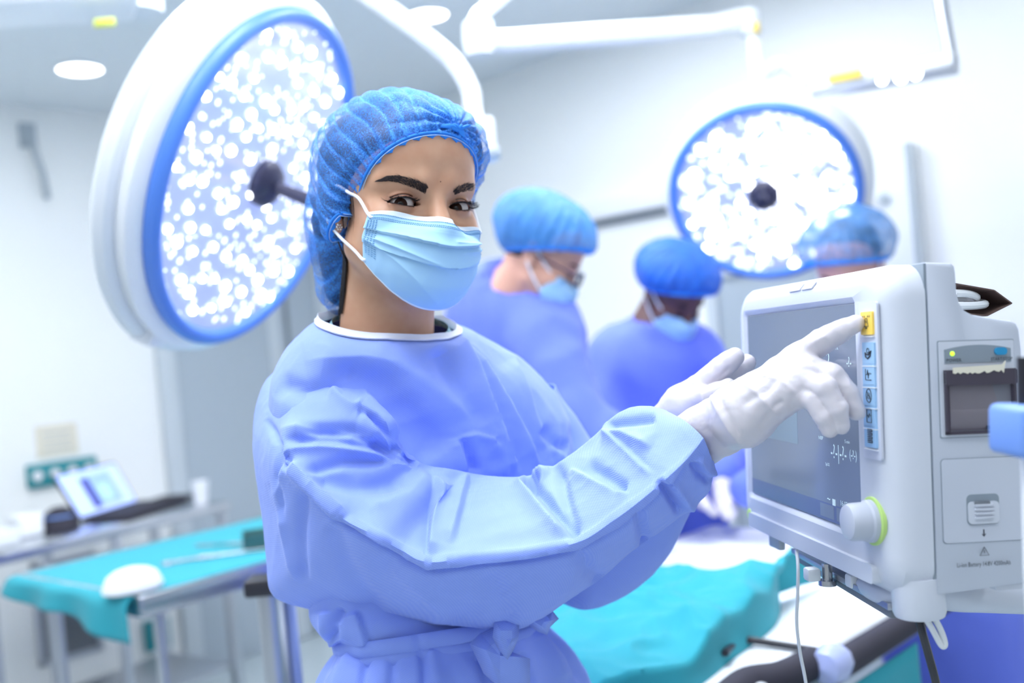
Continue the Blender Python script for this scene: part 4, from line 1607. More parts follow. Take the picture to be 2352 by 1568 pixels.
BV, BF = surface_nets(body_sdf, *box_grid((-.42, .80, .04), (.42, 1.48, float(NK[2]) + .06), .011))
V_ = np.concatenate([H(HV), BV])
F_ = HFl + [[int(i) + len(HV) for i in f] for f in BF]
woman = mesh_obj('person', V_, F_, M['skin'], None, FEET, smooth=True)
fixn(woman)
tag(woman, 'woman in a periwinkle gown, blue bouffant cap and face mask pointing at the monitor', 'person')
# the make-up round the eyes and warmer skin, plus under-eye shading painted into the skin colour
ca = woman.data.color_attributes.new('tone', 'FLOAT_COLOR', 'POINT')
tone = np.ones((len(V_), 4), np.float32)
q = HV.copy()
q[:, 0] = np.abs(q[:, 0])
dd = np.sqrt(((q[:, 0] - EYE_X) / .0185) ** 2 + ((q[:, 2] - EYE_Z - .0030) / .0105) ** 2)
sh = np.clip(1.15 - dd, 0, 1) * (HV[:, 1] > .05)
lin_ = np.exp(-(((q[:, 0] - EYE_X) / .0150) ** 2 + ((q[:, 2] - EYE_Z - .0015) / .0062) ** 2) ** 2) * (HV[:, 1] > .06)
und_ = np.exp(-(((q[:, 0] - EYE_X) / .017) ** 2 + ((q[:, 2] - EYE_Z + .0085) / .0028) ** 2)) * (HV[:, 1] > .05)
sh = sh + und_ * .35
tone[:len(HV), 0] = 1 - .38 * sh - .25 * lin_
tone[:len(HV), 1] = 1 - .50 * sh - .28 * lin_
tone[:len(HV), 2] = 1 - .50 * sh - .25 * lin_
# hairline shade: roots of the hair
ca.data.foreach_set('color', tone.ravel())
nt = M['skin'].node_tree
b_ = nt.nodes['Principled BSDF']
at = nod(nt, 'ShaderNodeAttribute')
at.attribute_name = 'tone'
mx = nod(nt, 'ShaderNodeMixRGB')
mx.blend_type = 'MULTIPLY'
mx.inputs[0].default_value = 1
src = b_.inputs['Base Color'].links[0].from_socket
nt.links.new(src, mx.inputs[1])
nt.links.new(at.outputs['Color'], mx.inputs[2])
nt.links.new(mx.outputs[0], b_.inputs['Base Color'])

# eyes: looking at the camera
for sx in (-1, 1):
    c = np.array([sx * EYE_X, EYE_Y, EYE_Z])
    g = CAML - c
    g /= np.linalg.norm(g)
    g = g + np.array([-.10, 0, -.03])
    g /= np.linalg.norm(g)
    Rg = basis(g, (0, 0, 1))
    vs, fs, mi = [], [], []
    nr, nc = 40, 48
    for i in range(nr + 1):
        t = math.pi * (i / nr) ** 1.6
        r = EYE_R
        if t < .52: r = EYE_R + .0009 * (1 - (t / .52) ** 2)
        for k in range(nc):
            a = 2 * math.pi * k / nc
            vs.append(c + Rg @ (r * np.array([math.sin(t) * math.cos(a), math.sin(t) * math.sin(a), math.cos(t)])))
    for i in range(nr):
        t = math.pi * ((i + .5) / nr) ** 1.6
        for k in range(nc):
            q_ = (k + 1) % nc
            fs.append([i * nc + k, i * nc + q_, (i + 1) * nc + q_, (i + 1) * nc + k][::-1])
            mi.append(2 if t < .24 else (1 if t < .58 else 0))
    o = mesh_obj('eye', H(vs), fs, [M['sclera'], M['iris'], M['pupil']], woman)
    o.data.polygons.foreach_set('material_index', mi[:len(o.data.polygons)])


def strands(name, roots, m, parent=None):
    """roots: list of (list of head-space points, radius) tapered three-sided hairs"""
    mb = MB()
    for pts, r in roots:
        pts = np.asarray(pts)
        n = len(pts)
        mb.tube(H(pts), [r * (1 - .85 * i / (n - 1)) for i in range(n)], 4, cap=False)
    return mb.build(name, m, parent or woman, sharp=None)


# eyebrows: hairs rooted on the brow, following the photographed arch
def brow(up_, lo_, n, dirs, L):
    U = np.array(up_, float)
    Lo = np.array(lo_, float)
    out = []
    for _ in range(n):
        t = rnd.random()
        i = t * (len(U) - 1)
        a = int(min(i, len(U) - 2))
        f = i - a
        u_ = U[a] * (1 - f) + U[a + 1] * f
        l_ = Lo[a] * (1 - f) + Lo[a + 1] * f
        k = rnd.random()
        px, py = l_ * k + u_ * (1 - k)
        dx, dy = np.array(dirs[0]) * (1 - t) + np.array(dirs[1]) * t
        dx += rnd.uniform(-.25, .25)
        dy += (k - .5) * -.45 + rnd.uniform(-.15, .15)
        nrm = math.hypot(dx, dy)
        LL_ = L * rnd.uniform(.6, 1.15)
        pts = []
        for s in (0, .35, .7, 1):
            h_, n_ = hit(px + dx / nrm * LL_ * s, py + dy / nrm * LL_ * s)
            if h_ is None: break
            pts.append(h_ + n_ * (.0002 + .0009 * math.sin(s * 2.6)))
        if len(pts) == 4: out.append((pts, rnd.uniform(.00014, .00022)))
    return out


b1 = brow([(870, 414), (893, 404), (920, 403), (950, 411), (972, 421), (984, 431)], [(874, 417), (895, 416), (920, 421), (946, 431), (965, 439), (977, 446)], 900, ((-1, .12), (-.35, -1)), 11)
b2 = brow([(1040, 440), (1050, 429), (1070, 421), (1086, 422), (1095, 430)], [(1044, 447), (1054, 444), (1071, 439), (1086, 438), (1095, 443)], 420, ((.25, -1), (1, -.05)), 9)
strands('eyebrow', b1, M['brow'])
strands('eyebrow', b2, M['brow'])

# lashes and dark lash line
def lid_pt(sx, s, upper):
    k = max(0, 1 - s * s)
    z = (.0048 * k ** .75 if upper else -.0034 * k ** .9) + .0010 * s
    x = EYE_X + EYE_W * s
    dx, dz = x - EYE_X, z
    y = EYE_Y + math.sqrt(max(0, (EYE_R + .0021) ** 2 - dx * dx - dz * dz))
    return np.array([sx * x, y, z + EYE_Z])


for sx in (-1, 1):
    L_ = []
    for i in range(120):
        s = rnd.uniform(-.82, .98)
        p0 = lid_pt(sx, s, True)
        ln = .0065 + .0045 * max(0, s) + rnd.uniform(-.001, .001)
        out = np.array([sx * (.20 + .95 * s + rnd.uniform(-.16, .16)), .8 - .3 * abs(s), -.05 + rnd.uniform(-.05, .12)])
        out /= np.linalg.norm(out)
        pts = [p0, p0 + out * ln * .4 + [0, 0, -.0002], p0 + out * ln * .75 + [0, 0, ln * .05], p0 + out * ln + [0, 0, ln * .16]]
        L_.append((pts, .00022))
    for i in range(45):
        s = rnd.uniform(-.5, .97)
        p0 = lid_pt(sx, s, False)
        ln = .0034 + rnd.uniform(-.0008, .0012)
        out = np.array([sx * (.1 + .6 * s), .8, -.35])
        out /= np.linalg.norm(out)
        L_.append(([p0, p0 + out * ln * .5, p0 + out * ln + [0, 0, -.0006]], .00012))
    strands('eyelashes', L_, M['lash'])
    mb = MB()
    mb.tube(H([lid_pt(sx, s, True) + [0, .0001, .0002] for s in np.linspace(-.97, 1.0, 30)]), np.array([.0003 + .0007 * math.sin(math.pi * min(1, (s + 1) / 2 * .9 + .1)) for s in np.linspace(-1, 1, 30)]), 8)
    mb.tube(H([lid_pt(sx, s, False) + [0, -.0003, 0] for s in np.linspace(-.9, 1.0, 30)]), .00032, 6)
    mb.build('lash_line', M['lash'], woman)

# small mole on the forehead
h_, n_ = hit(1012, 417)
MB().lathe([(0, -.0004), (.0007, 0), (.0004, .0003), (0, .0004)], H(h_), basis(HR @ n_), 10).build('mole', mat('mole_brown', (110, 70, 56), .6), woman)

# ------------------------------------------------ hair and bouffant cap
def g_plane(p):
    return p[..., 2] - (.0520 + .90 * (p[..., 1] - .080) + .10 * p[..., 0])


def g_brim(p):
    # > 0 behind / above the elastic edge
    return np.maximum(g_plane(p), -.034 - p[..., 1])


def cap_raw(p, puff=0.0):
    p = np.asarray(p)
    d = ell(p, (.004, -.026, .045), (.0925 + puff, .106 + puff, .080 + puff))
    k = smin(ell(p, (0, -.014, .034), (.073, .092, .080)), ell(p, (0, .034, .036), (.060, .054, .048)), .025)
    d = smin(d, k - .007 - puff * .7, .012)
    hug = smin(k, ell(p, (.0735, -.012, -.004), (.011, .022, .034)), .01)
    hug = smin(hug, ell(p, (-.0735, -.012, -.004), (.011, .022, .034)), .01) - .0035 - puff * .4
    hugw = 1 - np.clip(g_plane(p) / .030, 0, 1)
    hugw = hugw * hugw * (3 - 2 * hugw) * np.clip((p[..., 2] + .035) / .02, 0, 1)
    hugw = hugw * np.clip((p[..., 1] + .045) / .03, 0, 1)
    d = smin(d, cone(p, (-.028, -.088, -.012), (-.030, -.092, -.085), .050 + puff, .0330 + puff), .03)
    d = smin(d, ell(p, (.052, .0, .060), (.040 + puff, .052, .040)), .03)
    d = smin(d, ell(p, (.0735, -.012, -.004), (.013, .025, .038)) - .003 - puff, .012)
    d = smin(d, ell(p, (-.0735, -.012, -.004), (.013, .025, .038)) - .003 - puff, .012)
    return d * (1 - hugw) + hug * hugw


def hair_sdf(p):
    d = cap_raw(p, -.0085)
    return np.maximum(d, -(g_brim(p) - .0045))


def cap_sdf(p):
    return np.maximum(cap_raw(p), -g_brim(p))


gr3 = box_grid((-.105, -.15, -.135), (.108, .10, .135), .0026)
hv, hf = surface_nets(hair_sdf, *gr3)
orient(mesh_obj('hair', H(hv), [list(f) for f in hf], M['hairmat'], woman))
gr3 = box_grid((-.108, -.152, -.138), (.110, .102, .138), .0017)
cv, cf = surface_nets(cap_sdf, *gr3)
cn = vnormals(cv, cf)
# keep only the outside shell
gb = g_brim(cv)
raw = cap_raw(cv)
keepv = (raw > -.0016)
fk = [list(map(int, f)) for f in cf if keepv[f].all()]
# pleats gathered from the elastic and towards the front knot
_k = hit(1045, 300)[0]
KN = (_k if _k is not None else np.array([.024, .068, .070])) + np.array([0, .006, .004])
vq = cv - np.array([0, -.02, .03])
pa = np.array([0, .67, -.74])          # axis of the brim opening, forwards and down
e1_ = np.array([1, 0, 0.])
e2_ = np.cross(pa, e1_)
phi = np.arctan2(vq @ e2_, vq @ e1_)
edge = np.maximum(gb, 0)
fall = np.exp(-edge / .022)
wob = vnoise(cv * 22) * 1.2
fold_ = np.clip(1 - np.abs(np.sin(phi * 24 + wob)) * 1.6, 0, 1)
pleat = fold_ * .0036 * fall
kd = cv - KN
ka = np.arctan2(kd[:, 2], kd[:, 0])
kr = np.linalg.norm(kd, axis=1)
TOPD = np.array([-.35, -.55, .76]); TOPD = TOPD / np.linalg.norm(TOPD)
pleat2 = (np.abs(np.sin(ka * 9 + vnoise(cv * 30) * 1.3)) - .4) * .0075 * np.exp(-kr / .055) * (1 - np.exp(-kr / .006))
long_ = np.abs(np.sin(phi * 15 + vnoise(cv * 14 + 4) * 2.2)) ** .6 * .0030 * (1 - fall)
wr = crumple(cv, 30, 2) * .0007
valley = -.001 * np.exp(-(kr / .02) ** 2)
cv2 = cv + cn * (pleat + pleat2 + long_ + wr + valley - .002)[:, None]
capo = mesh_obj('bouffant_cap', H(cv2), fk, M['cap'], woman)
orient(capo)
ln_ = np.clip(1 - np.abs(np.sin(phi * 15 + vnoise(cv * 14 + 4) * 2.2)) * 2.2, 0, 1)
gath = np.clip(fold_ * fall * 1.2 + ln_ * .7 + np.exp(-kr / .03) * .9 + np.exp(-np.abs(np.linalg.norm(np.cross(cv - KN, TOPD), axis=1)) / .016) * .9 * ((cv - KN) @ TOPD > 0) + np.exp(-edge / .004) * .8 + np.clip((cv[:, 2] - .085) / .05, 0, 1) * .6 + np.clip(crumple(cv, 34, 2), 0, 1) * .25, 0, 1)
ga = capo.data.attributes.new('gather', 'FLOAT', 'POINT')
ga.data.foreach_set('value', gath.astype(np.float32))

# elastic edge with scallops: follow the brim curve on the cap surface
def brim_pt(t):
    """point of the cap edge at angle t round the face opening"""
    c0 = np.array([0, -.005, 0.0])
    # direction inside the brim plane
    u1 = np.array([1, 0, .10])
    u2 = np.array([0, .743, .669])
    d = u1 * math.cos(t) + u2 * math.sin(t)
    c0 = np.array([0, .0, .0520 + .90 * (0 - .080)])
    lo_, hi_ = 0.0, .16
    for _ in range(26):
        m_ = (lo_ + hi_) / 2
        if cap_raw((c0 + d * m_)[None])[0] < 0: lo_ = m_
        else: hi_ = m_
    return c0 + d * lo_


ts = np.linspace(math.radians(-24), math.radians(212), 420)
br = np.array([brim_pt(t) for t in ts])
fwd = np.array([0, .669, -.743])
inn = (np.array([0, 0, 0]) - br)
inn /= np.linalg.norm(inn, axis=1)[:, None]
sc_ = np.abs(np.sin(np.arange(420) * .235))
sc2 = np.sin(np.arange(420) * .47)
rows = []
for k in range(7):
    f = k / 6
    rows.append(br + inn * (.0010 + .0075 * f)[None] if False else br + inn * (.0005 + .0055 * f) + fwd * ((.0060 * f) * (.45 + .55 * sc_))[:, None] + inn * (.0016 * f * sc2)[:, None])
ed = MB().add(np.concatenate([H(r) for r in rows]), grid_faces(7, 420)).build('scalloped_edge', M['capedge'], capo)
so = ed.modifiers.new('thick', 'SOLIDIFY')
so.thickness = .0007
MB().tube(H(br + inn * .001 + fwd * .001), .0014, 8).build('elastic', M['capedge'], capo)
MB().tube(H(br + inn * .0022 + fwd * .0040 + np.array([0, .0006, 0])), .0004, 6).build('stitch_line', mat('cap_stitching', (170, 208, 250), .8), capo)
# knot at the front
kp = KN - np.array([0, .001, .004])
mb = MB()
for s in range(7):
    a = -.6 + s * .35
    p0 = kp + np.array([.0, .004, -.002])
    p1 = p0 + np.array([-.020 * math.cos(a) + .004 * s - .01, .002, .004 * math.sin(a) + .003])
    mb.tube(H(spline([p0 + [.006, 0, -.001 * s], p0, (p0 + p1) / 2 + [0, .0015, .001], p1], 10)), [.0010, .0018, .0022, .0022, .0022, .002, .0018, .0015, .001, .0004], 8)
mb.build('front_knot', M['capedge'], capo)

# wisps of hair in front of the ear
L_ = []
for i in range(60):
    x0 = -.0665 + rnd.uniform(-.004, .001)
    y0 = .012 + rnd.uniform(-.008, .010)
    z0 = -.002 + rnd.uniform(-.004, .006)
    ln = rnd.uniform(.018, .042)
    pts = [(x0, y0, z0), (x0 - .001, y0 - .001, z0 - ln * .4), (x0 + .001, y0 - .004, z0 - ln * .75), (x0 + .0025, y0 - .005 + rnd.uniform(-.003, .003), z0 - ln)]
    pr_ = []
    for p in pts:
        loc, nn, ii, dd_ = bvh.find_nearest(Vector(p))
        pr_.append(np.array(loc) + np.array(nn) * .0006)
    L_.append((pr_, .00012))
strands('hair_wisps', L_, M['hairmat'])
# sideburn and nape hair seen behind the ear
L_ = []
for i in range(240):
    y0 = -.036 + rnd.uniform(-.018, .010)
    z0 = -.035
    pts = [(-.066, y0, z0), (-.062, y0 - .004, z0 - .03), (-.052 + rnd.uniform(-.004, .004), y0 - .008, z0 - .06), (-.046, y0 - .012, z0 - .085)]
    pr_ = []
    for p in pts:
        loc, nn, ii, dd_ = bvh.find_nearest(Vector(p))
        pr_.append(np.array(loc) + np.array(nn) * rnd.uniform(.0008, .003))
    L_.append((pr_, .0004))
strands('nape_hair', L_, M['hairmat'])

# earring: small flower of stones on the lobe
h_, n_ = hit(779, 521)
if h_ is None:
    h_, n_ = np.array([-.079, -.002, -.027]), np.array([-1.0, 0, 0])
c = H(h_) + HR @ n_ * .001
Re = basis(HR @ n_)
mb = MB()
for k in range(6):
    t = k * math.pi / 3
    mb.lathe([(0, -.0006), (.0013, 0), (.0008, .0009), (0, .0011)], c + Re @ np.array([.0026 * math.cos(t), .0026 * math.sin(t), 0]), Re, 8)
mb.lathe([(0, -.0006), (.0012, 0), (.0008, .0012), (0, .0014)], c, Re, 8)
mb.build('earring', M['pearl'], woman)

# ------------------------------------------------ face mask
# rows across the face in head space; u = -1 (her right) .. 1 (her left)
def mask_pt(u, v):
    """v 0 top .. 1 bottom"""
    zc = np.interp(v, [0, .10, .25, .42, .60, .80, .93, 1], [-.0325, -.040, -.048, -.061, -.079, -.103, -.116, -.1215])
    yc = np.interp(v, [0, .10, .25, .42, .60, .80, .93, 1], [.0960, .103, .1090, .1110, .109, .101, .088, .074])
    ze0 = -.0190 - .010 * max(0, u) ** 1.5
    ze = np.interp(v, [0, 1], [-.0190, -.070]) - (.010 * (1 - v) * max(0, u) ** 1.5)
    ye = np.interp(v, [0, .5, 1], [.046, .047, .040])
    xe = np.interp(v, [0, .5, 1], [.0600, .0655, .0625])
    w = np.interp(v, [0, .3, .6, 1], [1.15, 1.6, 2.1, 2.3])
    a = abs(u)
    prof_ = (1 - a ** w)
    y = ye + (yc - ye) * (prof_ if v > .0 else prof_)
    y = ye + (yc - ye) * (1 - a ** np.interp(v, [0, .15, .4, 1], [1.25, 1.6, 2.2, 2.4]))
    x = np.sign(u) * xe * (1 - (1 - a) ** 1.12)
    z = ze + (zc - ze) * (1 - a ** np.interp(v, [0, .4, 1], [2.0, 1.8, 2.2]))
    zt = np.interp(u, [-1, -.5, -.2, 0, .2, .5, 1], [-.0235, -.0260, -.0295, -.0320, -.0345, -.0362, -.0355])
    z = z + (zt - (ze0 + (-.0325 - ze0) * (1 - a ** 2.0))) * max(0, 1 - v / .55)
    # tent over the nose
    y += .004 * math.exp(-(u / .14) ** 2) * max(0, 1 - v * 2)
    return np.array([x, y, z])


NU, NV_ = 141, 150
MV = np.zeros((NV_, NU, 3))
for j in range(NV_):
    v = j / (NV_ - 1)
    for i in range(NU):
        u = -1 + 2 * i / (NU - 1)
        MV[j, i] = mask_pt(u, v)
# push the mask off the face wherever the face is in front
mn = np.cross(np.gradient(MV, axis=1), np.gradient(MV, axis=0))
mn /= np.linalg.norm(mn, axis=-1)[..., None] + 1e-9
if mn[NV_ // 2, NU // 2, 1] < 0: mn = -mn
for it in range(6):
    sd = head_sdf(MV.reshape(-1, 3), False).reshape(NV_, NU)
    pushv = np.clip(.0024 - sd, 0, .01)
    MV += (mn * .3 + np.array([0, .7, 0])) * pushv[..., None]
for it in range(30):
    A_ = MV.copy()
    A_[1:-1, 1:-1] = (MV[:-2, 1:-1] + MV[2:, 1:-1] + MV[1:-1, :-2] + MV[1:-1, 2:]) / 4
    A_[0, 1:-1] = (MV[0, :-2] + MV[0, 2:]) / 2
    MV = A_
for it in range(2):
    sd = head_sdf(MV.reshape(-1, 3), False).reshape(NV_, NU)
    MV += (mn * .3 + np.array([0, .7, 0])) * np.clip(.0014 - sd, 0, .01)[..., None]
vv = np.linspace(0, 1, NV_)[:, None]
uu = np.linspace(-1, 1, NU)[None, :]
q = MV
# folds: pleats that open towards the middle, stitched flat at the sides
disp = np.zeros((NV_, NU))
for v0, dv, amp_ in ((.42, -.03, .0050), (.62, .03, .0018)):
    vc = v0 + dv * (uu + .1) ** 2 * 1.3 + .02 * uu
    s = vv - vc
    disp += np.where(s < 0, np.exp(s / .10), 0) * amp_ * np.clip(1.1 - np.abs(uu) ** 3, .35, 1)
    disp += np.where(s >= 0, -.0012 * np.exp(-s / .03), 0)
def fold(u0, v0, u1, v1, w, a):
    d0 = np.array([u1 - u0, (v1 - v0) * 1.2])
    L2_ = d0 @ d0
    tu = uu - u0 + vv * 0
    tv = (vv - v0) * 1.2 + uu * 0
    t = np.clip((tu * d0[0] + tv * d0[1]) / L2_, 0, 1)
    dx = tu - t * d0[0]
    dy = tv - t * d0[1]
    return a * np.exp(-np.sqrt(dx * dx + dy * dy) / w) * (1 - .5 * t)
disp += fold(-.85, .50, .12, .64, .035, .0030)
disp += fold(-.95, .56, -.05, .92, .05, .0022)
disp += fold(.95, .52, .22, .47, .04, .0034)
disp += fold(.97, .60, .15, .62, .05, .0024)
disp += fold(.1, .36, .95, .44, .03, .0016)
disp += fold(.92, .70, .1, .93, .05, .0018)
mdd = q.reshape(-1, 3)
disp += (crumple(mdd, 34, 4) * .0006 + vnoise(mdd * 18) * .0008).reshape(NV_, NU)
MV = MV + mn * disp[..., None]
mk = mesh_obj('face_mask', H(MV.reshape(-1, 3)), grid_faces(NV_, NU), [M['maskblue'], M['maskwhite']], woman)
mi = []
for j in range(NV_ - 1):
    for i in range(NU - 1):
        v_ = j / (NV_ - 1)
        mi.append(1 if (v_ < .062 or v_ > .985) else 0)
mk.data.polygons.foreach_set('material_index', mi)
so = mk.modifiers.new('thick', 'SOLIDIFY')
so.thickness = .0012
so.offset = -1
orient(mk)
# weld lines: rows of short dashes
def weld(rowf, n, L=.5, w=.00035):
    mb = MB()
    for k in range(n):
        a, b_2 = rowf((k + .0) / n), rowf((k + L) / n)
        mb.tube(H([a, b_2]), w, 4)
    return mb
def MS(u, v):
    i = (u + 1) / 2 * (NU - 1)
    j = v * (NV_ - 1)
    i0, j0 = int(min(i, NU - 2)), int(min(j, NV_ - 2))
    fi, fj = i - i0, j - j0
    return (MV[j0, i0] * (1 - fi) * (1 - fj) + MV[j0, i0 + 1] * fi * (1 - fj) + MV[j0 + 1, i0] * (1 - fi) * fj + MV[j0 + 1, i0 + 1] * fi * fj) + mn[j0, i0] * .0004
mb = MB()
for v0 in (.078, .135, .165):
    for k in range(88):
        u0 = -.96 + 1.92 * k / 88
        mb.tube(H([MS(u0, v0), MS(u0 + .0125, v0)]), .00034, 4)
for sgn in (-1, 1):
    for c_ in range(4):
        for r_ in range(20):
            u0 = sgn * (.975 - c_ * .030)
            v0 = .20 + r_ * .031
            mb.tube(H([MS(u0, v0), MS(u0 - sgn * .017, v0)]), .00034, 4)
w_ = mb.build('weld_lines', M['stitch'], mk)
w_['kind'] = 'stuff'
# ear loops
def loop(pts, name='ear_loop'):
    MB().tube(H(spline(pts, 30)), .0017, 8).build(name, M['elastic'], mk)
a_ = MS(-.97, .10)
loop([a_ + [.006, .002, 0], a_, (-.0650, .036, -.006), (-.0705, .022, .002), (-.0755, .006, .011), (-.079, -.010, .014)])
b_3 = MS(-1, .97)
loop([b_3 + [.003, .003, 0], b_3, (-.0655, .024, -.058), (-.0735, .008, -.044), (-.0785, -.004, -.032), (-.080, -.016, -.022)])
a_ = MS(.97, .10)
loop([a_, (.0690, .030, .0), (.0775, .008, .010)])
b_3 = MS(.99, .95)
loop([b_3, (.0690, .024, -.050), (.0775, .0, -.028)])
# ------------------------------------------------ gown
def seg_dist(px, py, pts):
    """distance and side of projected points to a polyline, and fraction along it"""
    best = np.full(px.shape, 1e9)
    side = np.zeros(px.shape)
    frac = np.zeros(px.shape)
    pts = np.asarray(pts, float)
    n = len(pts) - 1
    for i in range(n):
        a, b = pts[i], pts[i + 1]
        ab = b - a
        t = np.clip(((px - a[0]) * ab[0] + (py - a[1]) * ab[1]) / (ab @ ab), 0, 1)
        dx, dy = px - a[0] - t * ab[0], py - a[1] - t * ab[1]
        d = np.hypot(dx, dy)
        s = np.sign(ab[0] * (py - a[1]) - ab[1] * (px - a[0]))
        m = d < best
        best = np.where(m, d, best)
        side = np.where(m, s, side)
        frac = np.where(m, (i + t) / n, frac)
    return best, side, frac


def creases(V, N, lst):
    """real folds: moves vertices along their normals.  kind: r ridge, v valley, s step (raised on the lower/right side)"""
    px, py = PROJ(V)
    D = np.zeros(len(V))
    vd = np.array([0, 0, HC]) - V
    fr = (vd * N).sum(1) > 0
    for kind, w, a, pts in lst:
        d, s, f = seg_dist(px, py, pts)
        taper = np.clip(np.sin(np.pi * np.clip(f, .0, 1)) * 2.6, 0, 1)
        ds = np.sqrt(d * d + 6) - 2.4
        sg = 1 / (1 + np.exp(-np.clip(d * s / 2.2, -30, 30)))
        if kind == 'r': e = a * np.exp(-ds / w)
        elif kind == 'v': e = -a * np.exp(-(d / w) ** 2)
        elif kind == 's': e = sg * a * np.exp(-d / w) - (1 - sg) * a * .45 * np.exp(-d / (w * .6))
        else: e = (1 - sg) * a * np.exp(-d / w) - sg * a * .45 * np.exp(-d / (w * .6))
        D += e * taper
    D = .016 * np.tanh(D / .016)
    return V + N * (D * fr)[:, None]


def outward(V, F, N, c):
    return N if ((V - c) * N).sum() > 0 else -N


def loft_rows(rows, nseg, n):
    """rows: (k, m, 3) loops; spline along k"""
    k, m, _ = rows.shape
    return spline(rows.reshape(k, -1), n).reshape(n, m, 3)


def sleeve(stations, nm, parent, m, n=330, nf=(70, 70, 60), thick=.12, lst=(), cr_amp=.0022, bul=(.012, .018), seed=1, caps=True):
    loops = []
    for I, Rg, O in stations:
        I, Rg, O = PA(I), PA(Rg), PA(O)
        up_ = np.linalg.norm(I - Rg)
        lo_ = np.linalg.norm(O - Rg)
        back = np.array([0, 1.0, 0])
        nI = np.cross(Rg - I, np.array([1, 0, 0]))
        mid1 = (I + Rg) / 2 + np.array([0, -1, .6]) * bul[0] * min(1, up_ / .08)
        mid2 = (O + Rg) / 2 + np.array([0, -1, -.5]) * bul[1] * min(1, lo_ / .06)
        t = np.linspace(0, 1, nf[0], endpoint=False)[:, None]
        A = I * (1 - t) ** 2 + 2 * t * (1 - t) * mid1 + Rg * t * t
        t = np.linspace(0, 1, nf[1], endpoint=False)[:, None]
        B = Rg * (1 - t) ** 2 + 2 * t * (1 - t) * mid2 + O * t * t
        th = np.clip(np.linalg.norm(I - O) * .55, .03, thick)
        b1_, b2_ = O + back * th, I + back * th
        t = np.linspace(0, 1, nf[2], endpoint=False)[:, None]
        C = O * (1 - t) ** 3 + 3 * t * (1 - t) ** 2 * b1_ + 3 * t * t * (1 - t) * b2_ + I * t ** 3
        loops.append(np.concatenate([A, B, C]))
    L = loft_rows(np.array(loops), 0, n)
    nc = L.shape[1]
    V = L.reshape(-1, 3)
    F = grid_faces(n, nc, True)
    N = vnormals(V, F)
    cc = L.mean(1)
    if ((L - cc[:, None]) * N.reshape(L.shape)).sum() < 0: N = -N
    V = creases(V, N, lst)
    q = V + 3
    V = V + N * (crumple(q, 7, seed) * cr_amp + crumple(q, 17, seed + 5) * cr_amp * .45 + crumple(q, 44, seed + 9) * .0005)[:, None]
    o = mesh_obj(nm, V, F, m, parent, smooth=True, sharp=60)
    orient(o)
    so = o.modifiers.new('thick', 'SOLIDIFY')
    so.thickness = .0012
    so.offset = -1
    return o


# torso rings: (left px, right px, left py, right py, front py, back py, depth centre, half depth)
RG = [
    (742, 1046, 744, 762, 786, 732, 1.120, .070),
    (702, 1098, 772, 776, 812, 742, 1.130, .090),
    (655, 1160, 824, 812, 862, 790, 1.142, .105),
    (628, 1228, 880, 858, 925, 860, 1.150, .115),
    (630, 1286, 950, 925, 1010, 940, 1.160, .120),
    (670, 1308, 1050, 1000, 1110, 1040, 1.168, .120),
    (700, 1311, 1160, 1090, 1200, 1150, 1.172, .118),
    (712, 1292, 1270, 1210, 1300, 1260, 1.170, .115),
    (716, 1262, 1370, 1320, 1385, 1360, 1.165, .115),
    (724, 1240, 1425, 1385, 1430, 1400, 1.155, .112),
    (768, 1232, 1462, 1410, 1462, 1420, 1.150, .108),
    (788, 1240, 1488, 1425, 1486, 1440, 1.150, .108),
    (770, 1262, 1510, 1450, 1512, 1470, 1.150, .114),
    (738, 1318, 1560, 1520, 1570, 1530, 1.150, .124),
    (715, 1360, 1660, 1620, 1680, 1640, 1.150, .132),
    (690, 1400, 1950, 1920, 1990, 1940, 1.150, .140),
    (680, 1430, 2500, 2450, 2560, 2500, 1.160, .150),
]
NT = 260
th_ = np.linspace(0, 2 * math.pi, NT, endpoint=False)


def ring(r, dpx=0.0):
    l, rr_, ly, ry, fy, by, dc, hd = r
    cx, hw = (l + rr_) / 2, (rr_ - l) / 2 + dpx
    ex = .84
    c, s = np.cos(th_), np.sin(th_)
    X = np.sign(c) * np.abs(c) ** ex
    Yd = np.sign(s) * np.abs(s) ** ex
    px = cx + hw * X
    sy = (ly + ry) / 2 + (ry - ly) / 2 * X
    mid = (ly + ry) / 2
    py = sy + np.where(Yd > 0, (fy - mid) * Yd, (mid - by) * Yd)
    d = dc + (px - cx) * .00022 - hd * Yd
    return PA(np.stack([px, py, d], -1))


